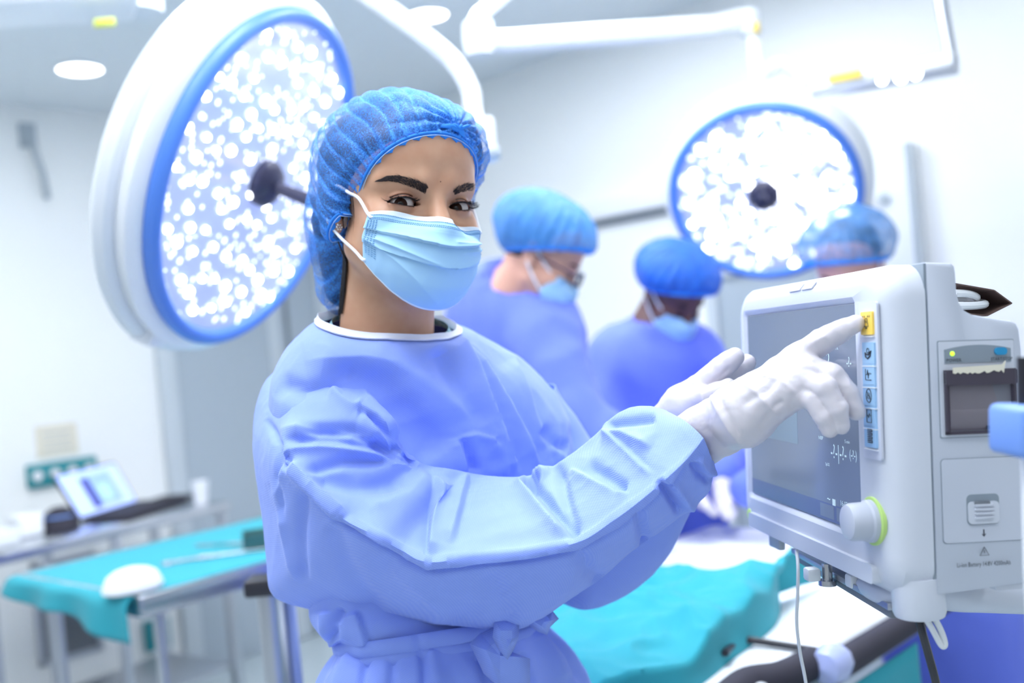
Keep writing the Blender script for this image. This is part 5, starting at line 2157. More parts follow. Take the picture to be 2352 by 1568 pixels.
NROW = 420
rows = np.array([ring(r) for r in RG])
L = loft_rows(rows, 0, NROW)
V = L.reshape(-1, 3)
F = grid_faces(NROW, NT, True)
N = vnormals(V, F)
cc = L.mean(1)
if ((L - cc[:, None]) * N.reshape(L.shape)).sum() < 0: N = -N
TC = [
    ('v', 40, .020, [(742, 850), (881, 905), (953, 986), (1006, 1050)]),
    ('r', 34, .012, [(700, 832), (828, 820), (899, 832), (989, 900), (1096, 975)]),
    ('s', 22, .013, [(1056, 770), (1078, 818), (1131, 943), (1167, 1030), (1190, 1090)]),
    ('s', 20, .012, [(1085, 795), (1146, 893), (1196, 982), (1239, 1070)]),
    ('s', 20, .009, [(1180, 825), (1214, 914), (1256, 1030)]),
    ('v', 26, .008, [(1000, 800), (1030, 870), (1100, 980)]),
    ('s', 12, .009, [(1024, 1015), (1060, 1000), (1085, 992), (1120, 1005), (1150, 1040)]),
    ('v', 12, .010, [(1050, 1000), (1070, 1040), (1090, 1090)]),
    ('r', 10, .008, [(1040, 1012), (1055, 1050), (1062, 1090)]),
    ('s', 12, .009, [(1142, 985), (1150, 1040), (1165, 1095)]),
    ('v', 12, .008, [(1235, 985), (1265, 1020), (1300, 1030)]),
    ('r', 9, .006, [(1245, 1000), (1280, 1040), (1290, 1070)]),
    ('v', 22, .012, [(640, 885), (700, 900), (790, 890)]),
    ('s', 18, .010, [(820, 1400), (835, 1440), (850, 1475)]),
    ('v', 10, .010, [(790, 1395), (770, 1430), (775, 1462)]),
    ('r', 10, .008, [(750, 1400), (752, 1440), (780, 1475)]),
    ('v', 9, .008, [(965, 1480), (972, 1530), (968, 1600)]),
    ('r', 12, .007, [(985, 1480), (1000, 1560), (1000, 1620)]),
    ('v', 9, .006, [(850, 1500), (835, 1560), (830, 1640)]),
    ('r', 12, .008, [(815, 1500), (785, 1560), (770, 1620)]),
    ('v', 9, .006, [(905, 1490), (900, 1560), (890, 1640)]),
    ('v', 9, .007, [(1095, 1500), (1110, 1560), (1115, 1640)]),
    ('r', 10, .007, [(1225, 1450), (1262, 1510), (1290, 1568)]),
    ('v', 8, .007, [(1242, 1440), (1290, 1510), (1322, 1568)]),
    ('v', 9, .006, [(1190, 1500), (1210, 1560), (1225, 1640)]),
]
V = creases(V, N, TC)
pz = np.clip((V[:, 2] - .2) / .3, 0, 1)
_x, _y = PROJ(V)
loc_ = np.exp(-(((_x - 1095) / 80) ** 2 + ((_y - 1035) / 55) ** 2)) + .7 * np.exp(-(((_x - 1265) / 50) ** 2 + ((_y - 1030) / 60) ** 2))
V = V + N * (crumple(V + 2, 32, 6) * .0050 * loc_)[:, None]
V = V + N * (crumple(V + 9, 8, 3) * .0045 + crumple(V + 9, 20, 8) * .0018)[:, None]
# skirt folds below the belt
skf = np.clip((1.14 - V[:, 2]) / .06, 0, 1)
ang_ = np.tile(th_, NROW)
V = V + N * ((np.sin(ang_ * 15 + 1.2 * np.sin(ang_ * 4)) * .004) * skf)[:, None]
GV = V
gown = mesh_obj('gown', V, F, M['gown'], woman, smooth=True, sharp=70)
orient(gown)
so = gown.modifiers.new('thick', 'SOLIDIFY')
so.thickness = .0014
so.offset = -1
# white neck binding
bb = []
L3 = GV.reshape(NROW, NT, 3)
N3 = N.reshape(NROW, NT, 3)
top0 = L3[0]
for k, (j, o_) in enumerate(((9, .0012), (9, .0030), (5, .0034), (0, .0036), (0, .0020), (0, -.0030), (4, -.0030))):
    if k < 3: bb.append(L3[j] + N3[j] * o_)
    else: bb.append(top0 + N3[0] * o_ + UP * (.0035 if k in (3, 4, 5) else 0))
fixn(mesh_obj('neck_binding', np.concatenate(bb), grid_faces(len(bb), NT, True), M['trimwhite'], gown, smooth=True, sharp=60))
# printed undershirt collar peeping out
und = mat('patterned_undershirt', (86, 150, 176), .8, var=((190, 214, 220), 90, 2))
ub = [ring((762, 1030, 738, 752, 772, 718, 1.120, .060)), ring((752, 1040, 752, 768, 790, 735, 1.120, .066))]
mesh_obj('undershirt_collar', np.concatenate(ub), grid_faces(2, NT, True), und, woman)

# belt: two wrapped turns and a tied bow
def belt(jc, h0, h1, off, nm, tilt=0):
    rr = []
    c0 = L3[jc].mean(0)
    for dz, o_ in ((h0, off), (h0 + .002, off + .0022), ((h0 + h1) / 2, off + .003), (h1 - .002, off + .0022), (h1, off)):
        ringp = L3[jc].copy()
        d = ringp - c0
        d[:, 2] = 0
        dn = d / (np.linalg.norm(d, axis=1)[:, None] + 1e-9)
        ringp = ringp + dn * o_
        ringp[:, 2] = L3[jc][:, 2] + dz + tilt * (ringp[:, 0] - c0[0]) + .0015 * vnoise(ringp * 30)
        rr.append(ringp)
    return fixn(mesh_obj(nm, np.concatenate(rr), grid_faces(5, NT, True), M['gown'], gown, smooth=True))


jb = int(NROW * 10.7 / (len(RG) - 1))
belt(jb, -.016, .000, .003, 'belt')
belt(jb, -.002, .015, .0050, 'belt', .03)


def ribbon(pts, wds, nm, m=None, th=.0012, nrm=None):
    q = spline([list(PA(p)) for p in pts], 26)
    w = np.interp(np.linspace(0, 1, 26), np.linspace(0, 1, len(wds)), wds)
    T = np.gradient(q, axis=0)
    T /= np.linalg.norm(T, axis=1)[:, None]
    S = np.cross(T, np.array([0, -1, .15]))
    S /= np.linalg.norm(S, axis=1)[:, None]
    cols = np.linspace(-1, 1, 9)
    v = np.array([q + S * (w * c)[:, None] + np.array([0, -1, 0]) * (.004 * math.cos(c * 3) + .0015 * np.sin(np.arange(26) * .5 + c * 2))[:, None] for c in cols])
    o = mesh_obj(nm, v.transpose(1, 0, 2).reshape(-1, 3), grid_faces(26, 9), m or M['gown'], gown)
    s_ = o.modifiers.new('thick', 'SOLIDIFY')
    s_.thickness = th
    return o


kd_ = 1.022


def cloth_flap(pts, d, bulge, nm):
    """folded end of the belt: a crisp little sheet with its middle pushed forward"""
    n = len(pts)
    c = np.mean(np.array(pts, float), 0)
    v = [P(x, y, d + (.004 if i % 2 else -.003)) for i, (x, y) in enumerate(pts)]
    v += [P(c[0] + (x - c[0]) * .45, c[1] + (y - c[1]) * .45, d - bulge * (.7 if i % 3 else 1.1)) for i, (x, y) in enumerate(pts)]
    v.append(P(c[0], c[1], d - bulge * .8))
    f = [[i, (i + 1) % n, n + (i + 1) % n, n + i] for i in range(n)] + [[n + i, n + (i + 1) % n, 2 * n] for i in range(n)]
    o = mesh_obj(nm, v, f, M['gown'], gown, smooth=True, sharp=22)
    s_ = o.modifiers.new('thick', 'SOLIDIFY')
    s_.thickness = .001
    return o


cloth_flap([(1080, 1478), (1104, 1455), (1132, 1440), (1150, 1462), (1140, 1488), (1178, 1500), (1216, 1512), (1217, 1590), (1150, 1580), (1112, 1545)], kd_, .012, 'belt_loop')
cloth_flap([(1136, 1425), (1192, 1424), (1190, 1462), (1178, 1492), (1165, 1514), (1146, 1490), (1132, 1462)], kd_ - .014, .006, 'belt_tail')
cloth_flap([(1205, 1428), (1235, 1405), (1264, 1398), (1282, 1420), (1262, 1438), (1256, 1456), (1236, 1448)], 1.03, .012, 'belt_tail')

# right sleeve (image left, crossing in front of the body)
SR = [
    ((800, 800, 1.113), (705, 812, 1.120), (668, 822, 1.130)),
    ((815, 850, 1.076), (690, 870, 1.073), (612, 880, 1.120)),
    ((838, 900, 1.030), (672, 930, 1.024), (582, 945, 1.110)),
    ((866, 950, 1.008), (655, 990, 0.996), (579, 1010, 1.095)),
    ((898, 998, 1.001), (650, 1052, 0.980), (587, 1085, 1.091)),
    ((930, 1042, 1.008), (684, 1090, 0.965), (603, 1180, 1.095)),
    ((955, 1064, 1.020), (740, 1140, 0.951), (617, 1285, 1.099)),
    ((985, 1076, 1.028), (800, 1192, 0.939), (634, 1366, 1.103)),
    ((1030, 1082, 1.025), (870, 1228, 0.926), (735, 1396, 1.090)),
    ((1075, 1088, 1.045), (930, 1262, 0.930), (850, 1412, 1.070)),
    ((1120, 1095, 1.037), (988, 1288, 0.920), (960, 1425, 1.053)),
    ((1165, 1100, 1.029), (1090, 1276, 0.912), (1080, 1434, 1.037)),
    ((1215, 1098, 1.021), (1210, 1264, 0.904), (1195, 1436, 1.025)),
    ((1265, 1082, 1.013), (1328, 1243, 0.894), (1320, 1362, 1.019)),
    ((1320, 1048, 1.008), (1410, 1192, 0.887), (1440, 1268, 1.013)),
    ((1370, 1004, 1.005), (1486, 1135, 0.882), (1535, 1200, 1.007)),
    ((1415, 962, 0.989), (1550, 1080, 0.878), (1592, 1152, 0.988)),
    ((1465, 940, 0.974), (1590, 1040, 0.880), (1630, 1120, 0.961)),
    ((1532, 946, 0.953), (1616, 1006, 0.880), (1638, 1060, 0.937)),
]
SC_ = [
    ('s', 26, .016, [(986, 1284), (990, 1190), (997, 1098)]),
    ('r', 24, .008, [(988, 1096), (938, 1146), (845, 1178)]),
    ('v', 20, .010, [(720, 1100), (820, 1120), (930, 1110)]),
    ('s', 26, .009, [(1080, 1088), (1062, 1170), (1042, 1258)]),
    ('v', 12, .014, [(1205, 1100), (1262, 1160), (1328, 1238)]),
    ('r', 16, .010, [(1185, 1105), (1240, 1170), (1300, 1238)]),
    ('r', 14, .008, [(1222, 1095), (1240, 1085), (1262, 1100)]),
    ('v', 9, .010, [(1200, 1110), (1222, 1118), (1240, 1095)]),
    ('s', 20, .010, [(826, 943), (870, 992), (903, 1032), (950, 1072)]),
    ('v', 10, .012, [(850, 1010), (900, 1040), (950, 1075)]),
    ('r', 14, .009, [(640, 985), (760, 985), (850, 1005), (930, 1060)]),
    ('v', 10, .008, [(650, 1010), (760, 1012), (860, 1032), (930, 1068)]),
    ('r', 12, .007, [(648, 1036), (740, 1030), (850, 1038), (960, 1072)]),
    ('v', 12, .008, [(700, 1085), (790, 1060), (900, 1060)]),
    ('s', 16, .007, [(620, 905), (700, 890), (790, 905)]),
    ('v', 12, .014, [(631, 893), (670, 902), (706, 903)]),
    ('v', 14, .016, [(685, 986), (810, 993), (881, 1028), (917, 1046)]),
    ('t', 22, .014, [(812, 940), (860, 965), (917, 1014), (950, 1062)]),
    ('v', 9, .006, [(655, 1040), (664, 1058), (650, 1075)]),
    ('r', 12, .010, [(664, 1062), (720, 1120), (800, 1190)]),
    ('r', 14, .008, [(760, 905), (800, 935), (830, 945)]),
    ('v', 8, .006, [(612, 960), (640, 1020), (640, 1100), (655, 1200)]),
    ('r', 8, .006, [(650, 1060), (640, 1130), (660, 1240), (680, 1330)]),
    ('v', 12, .007, [(700, 1120), (690, 1230), (700, 1340)]),
    ('v', 20, .006, [(760, 1200), (800, 1300), (880, 1400)]),
    ('r', 24, .006, [(900, 1290), (980, 1350), (1040, 1420)]),
    ('v', 24, .005, [(1120, 1300), (1150, 1380), (1180, 1430)]),
    ('v', 14, .009, [(1283, 1070), (1300, 1150), (1326, 1235)]),
    ('s', 18, .009, [(1313, 1079), (1380, 1110), (1449, 1139)]),
    ('v', 14, .009, [(1350, 1070), (1400, 1100), (1440, 1130)]),
    ('v', 10, .008, [(1400, 985), (1450, 975), (1509, 962)]),
    ('r', 14, .008, [(1385, 995), (1440, 1000), (1500, 1030)]),
    ('s', 16, .006, [(1400, 990), (1440, 1030), (1500, 1090)]),
    ('v', 9, .012, [(1513, 1104), (1540, 1140), (1560, 1173)]),
    ('r', 12, .007, [(1535, 1095), (1570, 1140), (1585, 1165)]),
    ('v', 12, .008, [(1462, 1160), (1470, 1210), (1483, 1254)]),
    ('v', 9, .008, [(1590, 1060), (1605, 1090), (1632, 1105)]),
    ('r', 8, .006, [(1600, 1050), (1620, 1080), (1638, 1090)]),
    ('v', 16, .006, [(1330, 1260), (1350, 1310), (1380, 1330)]),
    # the stitched fold just under the ridge
    ('r', 5, .0050, [(700, 1108), (780, 1182), (870, 1232), (985, 1292), (1090, 1282), (1210, 1270), (1330, 1248), (1410, 1198), (1486, 1140), (1550, 1085), (1612, 1012)]),
    ('v', 6, .0070, [(700, 1120), (780, 1196), (870, 1246), (985, 1306), (1090, 1294), (1210, 1282), (1330, 1262), (1410, 1210), (1486, 1152), (1550, 1097), (1612, 1024)]),
]
sleeve(SR, 'sleeve', gown, M['gown'], lst=SC_, cr_amp=.0036, n=360, nf=(80, 80, 60))

# left sleeve, behind
def round_sleeve(pts, rad, nm, parent, m, seed, amp=.004, nseg=90, n=150, sag=0.0):
    q = spline([list(PA(p)) for p in pts], n)
    r = np.interp(np.linspace(0, 1, n), np.linspace(0, 1, len(rad)), rad)
    T = np.gradient(q, axis=0)
    T /= np.linalg.norm(T, axis=1)[:, None]
    Nn = np.cross(T[0], [0, 1, 0])
    Nn /= np.linalg.norm(Nn)
    rows_ = []
    for i in range(n):
        Nn = Nn - T[i] * Nn.dot(T[i])
        Nn /= np.linalg.norm(Nn)
        B = np.cross(T[i], Nn)
        t = np.linspace(0, 2 * math.pi, nseg, endpoint=False)[:, None]
        rows_.append(q[i] + r[i] * (np.cos(t) * Nn + np.sin(t) * B))
    L = np.array(rows_)
    V = L.reshape(-1, 3)
    F = grid_faces(n, nseg, True)
    N = vnormals(V, F)
    if ((L - L.mean(1)[:, None]) * N.reshape(L.shape)).sum() < 0: N = -N
    V = V + N * (crumple(V + 5, 9, seed) * amp + crumple(V + 5, 20, seed + 2) * amp * .35)[:, None]
    o = mesh_obj(nm, V, F, m, parent, smooth=True, sharp=70)
    orient(o)
    so = o.modifiers.new('thick', 'SOLIDIFY')
    so.thickness = .0012
    so.offset = -1
    return o


round_sleeve([(1195, 930, 1.26), (1262, 1050, 1.27), (1310, 1180, 1.24), (1345, 1268, 1.18), (1425, 1205, 1.13), (1500, 1080, 1.09), (1548, 1000, 1.07)],
             [.050, .054, .058, .062, .062, .052, .042], 'sleeve', gown, M['gown'], 12, .004)

# ------------------------------------------------ gloved hands
def hand(spec, nm, parent, m, h=.0014, lst=(), amp=.0007, seed=1, cuff=None):
    fing = [([PA(p) for p in f[0]], f[1]) for f in spec['fingers']]
    palm = [([PA(p) for p in f[0]], f[1]) for f in spec['palm']]
    allp = np.concatenate([np.array(f[0]) for f in fing + palm])
    lo, hi = allp.min(0) - .045, allp.max(0) + .045

    def fn(p):
        d = None
        for pts, rs in palm:
            e = chain(p, pts, rs, .004)
            d = e if d is None else smin(d, e, .012)
        e = None
        for pts, rs in fing:
            c_ = chain(p, pts, rs, .0015)
            e = c_ if e is None else np.minimum(e, c_)
        return smin(d, e, .006)
    V, F = surface_nets(fn, *box_grid(lo, hi, h))
    N = vnormals(V, F)
    if ((V - V.mean(0)) * N).sum() < 0: N = -N
    V = creases(V, N, lst)
    V = V + N * (crumple(V, 38, seed) * amp + crumple(V, 90, seed + 4) * amp * .45)[:, None]
    return orient(mesh_obj(nm, V, F, m, parent, smooth=True))


RH = dict(
    palm=[([(1572, 1018, .948), (1610, 1001, .936), (1655, 977, .915), (1700, 950, .896)], [.0250, .0265, .0265, .0240]),
          ([(1700, 936, .893), (1790, 862, .885), (1832, 824, .878)], [.0220, .0150, .0125]),
          ([(1705, 948, .888), (1800, 888, .872), (1850, 848, .864)], [.0230, .0150, .0125]),
          ([(1705, 958, .888), (1795, 905, .868), (1842, 876, .860)], [.0220, .0150, .0122]),
          ([(1705, 966, .890), (1780, 920, .872), (1822, 902, .864)], [.0200, .0145, .0115])],
    fingers=[([(1832, 824, .878), (1884, 786, .866), (1932, 760, .858), (1966, 743, .852)], [.0112, .0106, .0092, .0068]),
             ([(1850, 848, .864), (1912, 862, .850), (1948, 905, .846), (1967, 944, .846)], [.0108, .0102, .0090, .0074]),
             ([(1842, 876, .860), (1893, 890, .842), (1922, 936, .838), (1931, 976, .840)], [.0102, .0098, .0086, .0070]),
             ([(1822, 902, .864), (1866, 916, .848), (1893, 956, .842), (1905, 986, .842)], [.0096, .0090, .0080, .0068]),
             ([(1745, 930, .905), (1800, 880, .925), (1850, 862, .930), (1885, 850, .928)], [.0150, .0125, .0110, .0090])])
GC = [('r', 7, .0030, [(1690, 878), (1722, 890), (1748, 912), (1790, 958)]),
      ('r', 6, .0032, [(1634, 905), (1655, 950), (1680, 990), (1706, 1022)]),
      ('v', 8, .0022, [(1642, 900), (1668, 948), (1700, 1000)]),
      ('v', 10, .0020, [(1700, 930), (1760, 900), (1800, 850)]),
      ('r', 5, .0015, [(1740, 860), (1790, 870), (1830, 905)]),
      ('v', 6, .0018, [(1835, 815), (1860, 825), (1905, 845)]),
      ('r', 5, .0014, [(1850, 800), (1880, 780), (1900, 770)]),
      ('v', 6, .0016, [(1740, 985), (1780, 930), (1800, 920)])]


hand(RH, 'glove', woman, M['glove'], lst=GC, seed=3, amp=.0011)
LH = dict(
    palm=[([(1500, 1040, 1.07), (1540, 985, 1.065), (1572, 940, 1.055)], [.0290, .0280, .0240]),
          ([(1572, 930, 1.050), (1605, 895, 1.045), (1632, 868, 1.040)], [.0200, .0150, .0120]),
          ([(1575, 938, 1.062), (1615, 905, 1.062), (1648, 880, 1.060)], [.0200, .0150, .0120]),
          ([(1578, 945, 1.075), (1615, 915, 1.080), (1645, 895, 1.078)], [.0190, .0150, .0115]),
          ([(1578, 950, 1.085), (1612, 928, 1.092), (1636, 912, 1.092)], [.0180, .0140, .0110])],
    fingers=[([(1632, 868, 1.040), (1656, 846, 1.036), (1674, 831, 1.034), (1688, 820, 1.033)], [.0125, .0120, .0110, .0095]),
             ([(1648, 880, 1.060), (1680, 858, 1.058), (1700, 843, 1.056), (1716, 833, 1.055)], [.0120, .0112, .0105, .0090]),
             ([(1645, 895, 1.078), (1676, 872, 1.080), (1700, 858, 1.080), (1714, 850, 1.080)], [.0112, .0105, .0098, .0085]),
             ([(1636, 912, 1.092), (1662, 892, 1.096), (1684, 880, 1.098), (1698, 874, 1.098)], [.0105, .0095, .0088, .0078]),
             ([(1585, 930, 1.040), (1620, 912, 1.024), (1650, 900, 1.018), (1672, 888, 1.018)], [.0140, .0115, .0102, .0085])])
hand(LH, 'glove', woman, M['glove'], lst=[('r', 6, .002, [(1590, 870), (1610, 900), (1620, 930)]), ('v', 6, .0016, [(1600, 900), (1650, 870), (1680, 840)])], seed=8)
# ================================================================== THE SURGICAL TEAM (behind)
M['skinA'] = mat('fair_skin', (214, 162, 140), .5, sss=.1)
M['skinB'] = mat('deep_brown_skin', (104, 70, 66), .5, sss=.05)
M['skinC'] = mat('pink_skin', (222, 170, 156), .5, sss=.1)
M['glasses'] = mat('spectacle_frame', (44, 40, 76), .3)
M['capA'] = capmat('bouffant_gauze_light', (100, 170, 232), (52, 132, 222), .74)
M['capB'] = capmat('bouffant_gauze_deep', (34, 120, 226), (14, 84, 196), .88)
M['capC'] = capmat('bouffant_gauze_pale', (104, 158, 214), (56, 118, 190), .55)


def surgeon(head, yaw, pitch, roll, skin, capm, body_parts, arm_parts, hands, feet, label, capdims, hairr, neck_to, voxg=.011, glasses=False, torso_core=None):
    O, R = yaw_frame(P(*head), math.radians(yaw), math.radians(pitch), math.radians(roll))
    T = lambda v: np.asarray(v) @ R.T + O
    hv_, hf_ = surface_nets(lambda p: head_sdf_simple(p), *box_grid((-.09, -.12, -.13), (.09, .125, .13), .0042))
    wp = lambda a: PA(a) if len(a) == 3 else a
    nt0 = T((0, -.03, -.06))
    core = [(nt0, PA(neck_to[0]), .052, .058)]

    def bsdf(p):
        d = cone(p, nt0, PA(neck_to[0]), .050, .056)
        for a, b, ra, rb in torso_core or []:
            d = smin(d, cone(p, PA(a), PA(b), ra, rb), .04)
        for s in (-1, 1):
            hp = PA(torso_core[-1][1]) + np.array([.08 * s, 0, -.02])
            d = smin(d, chain(p, [hp, [feet[0] + .1 * s, feet[1], .48], [feet[0] + .1 * s, feet[1], .07]], [.07, .05, .035], .02), .03)
        return d
    lo = np.array([feet[0] - .45, feet[1] - .45, .03])
    hi = np.array([feet[0] + .45, feet[1] + .45, nt0[2] + .06])
    bv, bf = surface_nets(bsdf, *box_grid(lo, hi, .016))
    allv = np.concatenate([T(hv_), bv])
    allf = [list(map(int, f)) for f in hf_] + [[int(i) + len(hv_) for i in f] for f in bf]
    root = mesh_obj('person', allv, allf, skin, None, (feet[0], feet[1], 0))
    orient(root)
    tag(root, label, 'person')
    # gown
    def gs(p):
        d = None
        for a, b, ra, rb in body_parts:
            e = cone(p, PA(a), PA(b), ra, rb)
            d = e if d is None else smin(d, e, .06)
        for pts, rs in arm_parts:
            d = smin(d, chain(p, [PA(q) for q in pts], rs, .02), .03)
        # collar opening
        n0 = PA(neck_to[0])
        dirn = nt0 - n0
        dirn = dirn / np.linalg.norm(dirn)
        d = smax(d, -cone(p, n0 + dirn * .01, n0 + dirn * .3, .066, .074), .01)
        return d
    ctrl = np.concatenate([PA([a, b]) for a, b, _, _ in body_parts] + [PA(pts) for pts, _ in arm_parts])
    gv, gf = surface_nets(gs, *box_grid(np.maximum(ctrl.min(0) - .26, [-9, -9, .25]), ctrl.max(0) + .26, voxg))
    gn = vnormals(gv, gf)
    if ((gv - gv.mean(0)) * gn).sum() < 0: gn = -gn
    q = gv.copy()
    q[:, 2] *= .5
    gv = gv + gn * (crumple(q, 5, 31) * .018 + crumple(q, 11, 37) * .007)[:, None]
    g = mesh_obj('gown', gv, [list(map(int, f)) for f in gf], M['gownb'], root)
    orient(g)
    # white neck band
    n0 = PA(neck_to[0])
    ax_ = nt0 - n0
    ax_ /= np.linalg.norm(ax_)
    Rb = basis(ax_, (0, -1, .2))
    c = n0 + ax_ * .022
    MB().tube([c + Rb @ np.array([.071 * math.cos(t), .078 * math.sin(t), .006 * math.sin(t * 2)]) for t in np.linspace(0, 6.283, 41)[:-1]], .0075, 8, closed=True).build('neck_binding', M['trimwhite'], g)
    # hair and cap
    cw, cd, ch, cy, cz = capdims
    craw = lambda p: smin(ell(p, (0, cy, cz), (cw, cd, ch)), ell(p, (0, -.014, .040), (.080, .098, .080)), .02)
    gb_ = lambda p: np.maximum(p[..., 2] - (.052 + .42 * (p[..., 1] - .085)), -9)
    def cs(p): return smax(craw(p), -gb_(p), .012)
    cv_, cf_ = surface_nets(cs, *box_grid((-cw - .02, cy - cd - .02, -.06), (cw + .02, cd + cy + .03, cz + ch + .02), .0045))
    cn_ = vnormals(cv_, cf_)
    if ((cv_ - cv_.mean(0)) * cn_).sum() < 0: cn_ = -cn_
    ph = np.arctan2(cv_[:, 0], cv_[:, 1] + .02)
    cv_ = cv_ + cn_ * (np.abs(np.sin(ph * 14 + vnoise(cv_ * 18))) * .004 + crumple(cv_, 14, 3) * .004)[:, None]
    cp_ = mesh_obj('bouffant_cap', T(cv_), [list(map(int, f)) for f in cf_], capm, root)
    orient(cp_)
    hv2, hf2 = surface_nets(lambda p: smax(ell(p, (0, -.016, .036), (.0755, .096, .0835)), -(p[..., 2] - (.046 + .60 * (p[..., 1] - .085))), .006), *box_grid((-.09, -.13, -.07), (.09, .1, .13), .005))
    mesh_obj('hair', T(hv2), [list(map(int, f)) for f in hf2], hairr, root)
    ring_ = []
    for t in np.linspace(0, 2 * math.pi, 60, endpoint=False):
        lo_, hi_ = 0., .2
        c0 = np.array([0, cy, .052 + .42 * (cy - .085)])
        d = np.array([math.sin(t), math.cos(t) * .922, math.cos(t) * .387])
        for _ in range(20):
            m_ = (lo_ + hi_) / 2
            if craw((c0 + d * m_)[None])[0] < 0: lo_ = m_
            else: hi_ = m_
        ring_.append(c0 + d * (lo_ - .004))
    MB().tube(T(ring_), .006, 8, closed=True).build('cap_band', M['capedge'], cp_)
    # mask
    nu, nv = 41, 36
    mv = np.array([[mask_pt(-1 + 2 * i / (nu - 1), j / (nv - 1)) for i in range(nu)] for j in range(nv)])
    for _ in range(6):
        sd = head_sdf_simple(mv.reshape(-1, 3)).reshape(nv, nu)
        mv[..., 1] += np.clip(.004 - sd, 0, .02)
    vv_ = np.linspace(0, 1, nv)[:, None]
    for v0 in (.42, .66): mv[..., 1] += np.where(vv_ < v0, np.exp((vv_ - v0) / .1), 0) * .004
    mk_ = mesh_obj('face_mask', T(mv.reshape(-1, 3)), grid_faces(nv, nu), M['maskblue'], root)
    so = mk_.modifiers.new('thick', 'SOLIDIFY')
    so.thickness = .0015
    for s in (-1, 1):
        MB().tube(T(spline([(s * .060, .046, -.022), (s * .071, .024, -.008), (s * .078, .0, .012)], 12)), .0028, 8).tube(T(spline([(s * .062, .040, -.068), (s * .0725, .012, -.045), (s * .079, -.012, -.02)], 12)), .0028, 8).build('ear_loop', M['elastic'], mk_)
    # eyes closed/looking down: lash lines and brows
    for s in (-1, 1):
        mb = MB()
        mb.tube(T([(s * (.018 + .026 * k), .086 - 22 * (k * .026 - .010) ** 2 * .8, -.012 - .003 * math.sin(k * 3.14)) for k in np.linspace(0, 1, 8)]), .0014, 6)
        mb.build('eyelashes', M['lash'], root)
    for s in (-1, 1):
        mb = MB()
        mb.tube(T([(s * (.014 + .034 * k), .0885 - .012 * k * k, .010 + .004 * math.sin(k * 3)) for k in np.linspace(0, 1, 8)]), [.002, .0032, .0034, .0034, .003, .0026, .002, .001], 6)
        mb.build('eyebrow', M['brow'], root)
    if glasses:
        gl = MB()
        for s in (-1, 1):
            gl.tube(T([(s * (.033 + .025 * math.cos(t)), .103 - .10 * abs(.033 + .025 * math.cos(t)) ** 1.0 * .25, -.014 + .018 * math.sin(t)) for t in np.linspace(0, 6.283, 25)[:-1]]), .0022, 8, closed=True)
            gl.tube(T([(s * .058, .096, -.008), (s * .074, .070, -.004), (s * .079, .0, .0)]), .0022, 8)
        gl.tube(T([(-.008, .104, -.010), (.008, .104, -.010)]), .002, 8)
        gl.build('spectacles', M['glasses'], root)
    for h in hands:
        hand(h, 'glove', root, M['glove'], .0042, amp=.001, seed=5)
    return root


def head_sdf_simple(p): return head_sdf(p, False)


def simple_hand(w, tip, spread, r=1.0):
    """wrist and fingertip pixels with depths; five fingers fanned between"""
    w = np.array(w, float)
    t = np.array(tip, float)
    d = t - w
    s = np.array(spread, float)
    fg = []
    for k, (ln, rr) in enumerate(((.93, .0095), (1.0, .0095), (.95, .009), (.80, .008))):
        o = s * (k - 1.5) / 1.5
        a, b = w + d * .50 + o * .75, w + d * ln + o * 1.2
        m1 = a * .6 + b * .4
        m2 = a * .3 + b * .7
        fg.append(([tuple(a), tuple(m1 + [0, -3, 0]), tuple(m2 + [0, -2, 0]), tuple(b)], [.0115, .0108, rr + .0008, rr - .001]))
    o = -s * 1.1
    fg.append(([tuple(w + d * .12 + o * .5), tuple(w + d * .35 + o * 1.3), tuple(w + d * .58 + o * 1.6)], [.014, .012, .0095]))
    pm = [([tuple(w - d * .35), tuple(w)], [.028, .025])]
    for k in range(4):
        pm.append(([tuple(w), tuple(w + d * .5 + s * (k - 1.5) / 1.5 * .75)], [.022, .0135]))
    return dict(fingers=fg, palm=pm)


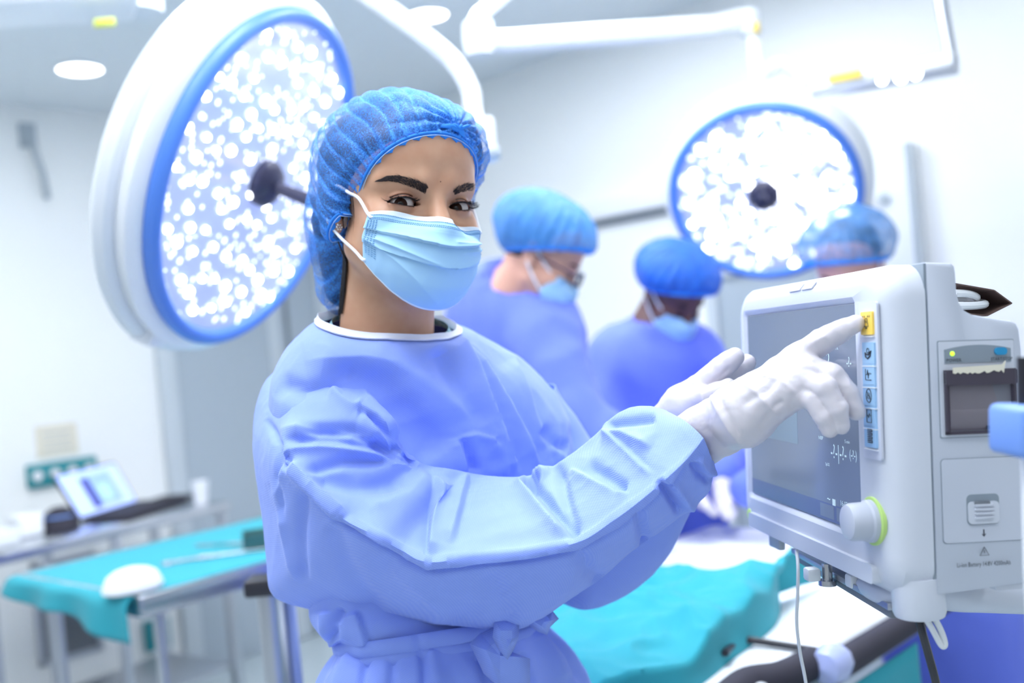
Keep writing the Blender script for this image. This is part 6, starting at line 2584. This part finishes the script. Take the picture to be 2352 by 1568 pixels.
pA = P(1215, 1100, 2.42)
surgeon((1243, 590, 2.32), 78, 30, 0, M['skinA'], M['capA'],
        [((1165, 735, 2.42), (1205, 1130, 2.46), .135, .165), ((1205, 1130, 2.46), (1260, 1700, 2.5), .165, .20), ((1125, 695, 2.52), (1245, 765, 2.32), .085, .085)],
        [([(1255, 790, 2.28), (1310, 960, 2.20), (1420, 1040, 2.16), (1500, 1090, 2.2)], [.075, .062, .055, .042]),
         ([(1130, 740, 2.55), (1200, 960, 2.60), (1350, 1080, 2.50), (1450, 1120, 2.40)], [.072, .062, .055, .042])],
        [simple_hand((1508, 1092, 2.2), (1590, 1150, 2.22), (10, 8, .012)), simple_hand((1458, 1124, 2.40), (1530, 1168, 2.34), (10, 8, .012))],
        (P(1260, 1700, 2.5)[0], 2.5), 'bowed surgeon with glasses in a light blue cap, seen in profile', (.118, .124, .085, -.016, .060), M['brow'],
        [(1172, 690, 2.40)], glasses=True, torso_core=[((1172, 690, 2.40), (1240, 1300, 2.5), .08, .10)])
surgeon((1546, 672, 2.72), 28, 38, 3, M['skinB'], M['capB'],
        [((1500, 850, 2.80), (1520, 1130, 2.86), .150, .165), ((1520, 1130, 2.86), (1570, 1700, 2.9), .165, .20), ((1425, 820, 2.84), (1580, 830, 2.82), .085, .085)],
        [([(1415, 830, 2.82), (1400, 1000, 2.72), (1500, 1090, 2.55), (1580, 1120, 2.45)], [.075, .062, .055, .042]),
         ([(1592, 850, 2.80), (1650, 990, 2.72), (1665, 1060, 2.58), (1655, 1090, 2.48)], [.075, .060, .052, .040])],
        [simple_hand((1655, 1095, 2.46), (1672, 1190, 2.36), (-14, 2, .006)), simple_hand((1585, 1125, 2.44), (1640, 1180, 2.36), (10, 8, .01))],
        (P(1570, 1700, 2.9)[0], 2.9), 'dark-skinned surgeon in a deep blue cap looking down, in the middle of the team', (.118, .118, .078, -.012, .058), M['brow'],
        [(1512, 770, 2.78)], torso_core=[((1512, 770, 2.78), (1550, 1300, 2.88), .08, .10)])
surgeon((1950, 612, 2.42), -38, 26, 4, M['skinC'], M['capC'],
        [((2020, 830, 2.50), (2090, 1130, 2.54), .155, .175), ((2090, 1130, 2.54), (2290, 1800, 2.58), .175, .19), ((1930, 800, 2.48), (2110, 800, 2.52), .085, .085)],
        [([(1925, 815, 2.47), (1880, 1000, 2.40), (1780, 1090, 2.34), (1725, 1120, 2.34)], [.075, .062, .055, .042]),
         ([(2120, 815, 2.52), (2150, 1000, 2.44), (2040, 1090, 2.30), (1960, 1110, 2.24)], [.075, .062, .055, .042])],
        [],
        (P(2220, 1800, 2.58)[0], 2.58), 'third surgeon in a pale blue cap mostly hidden behind the monitor', (.112, .118, .082, -.014, .056), M['hairmat'],
        [(1990, 745, 2.48)], torso_core=[((1990, 745, 2.48), (2140, 1300, 2.56), .08, .10)])
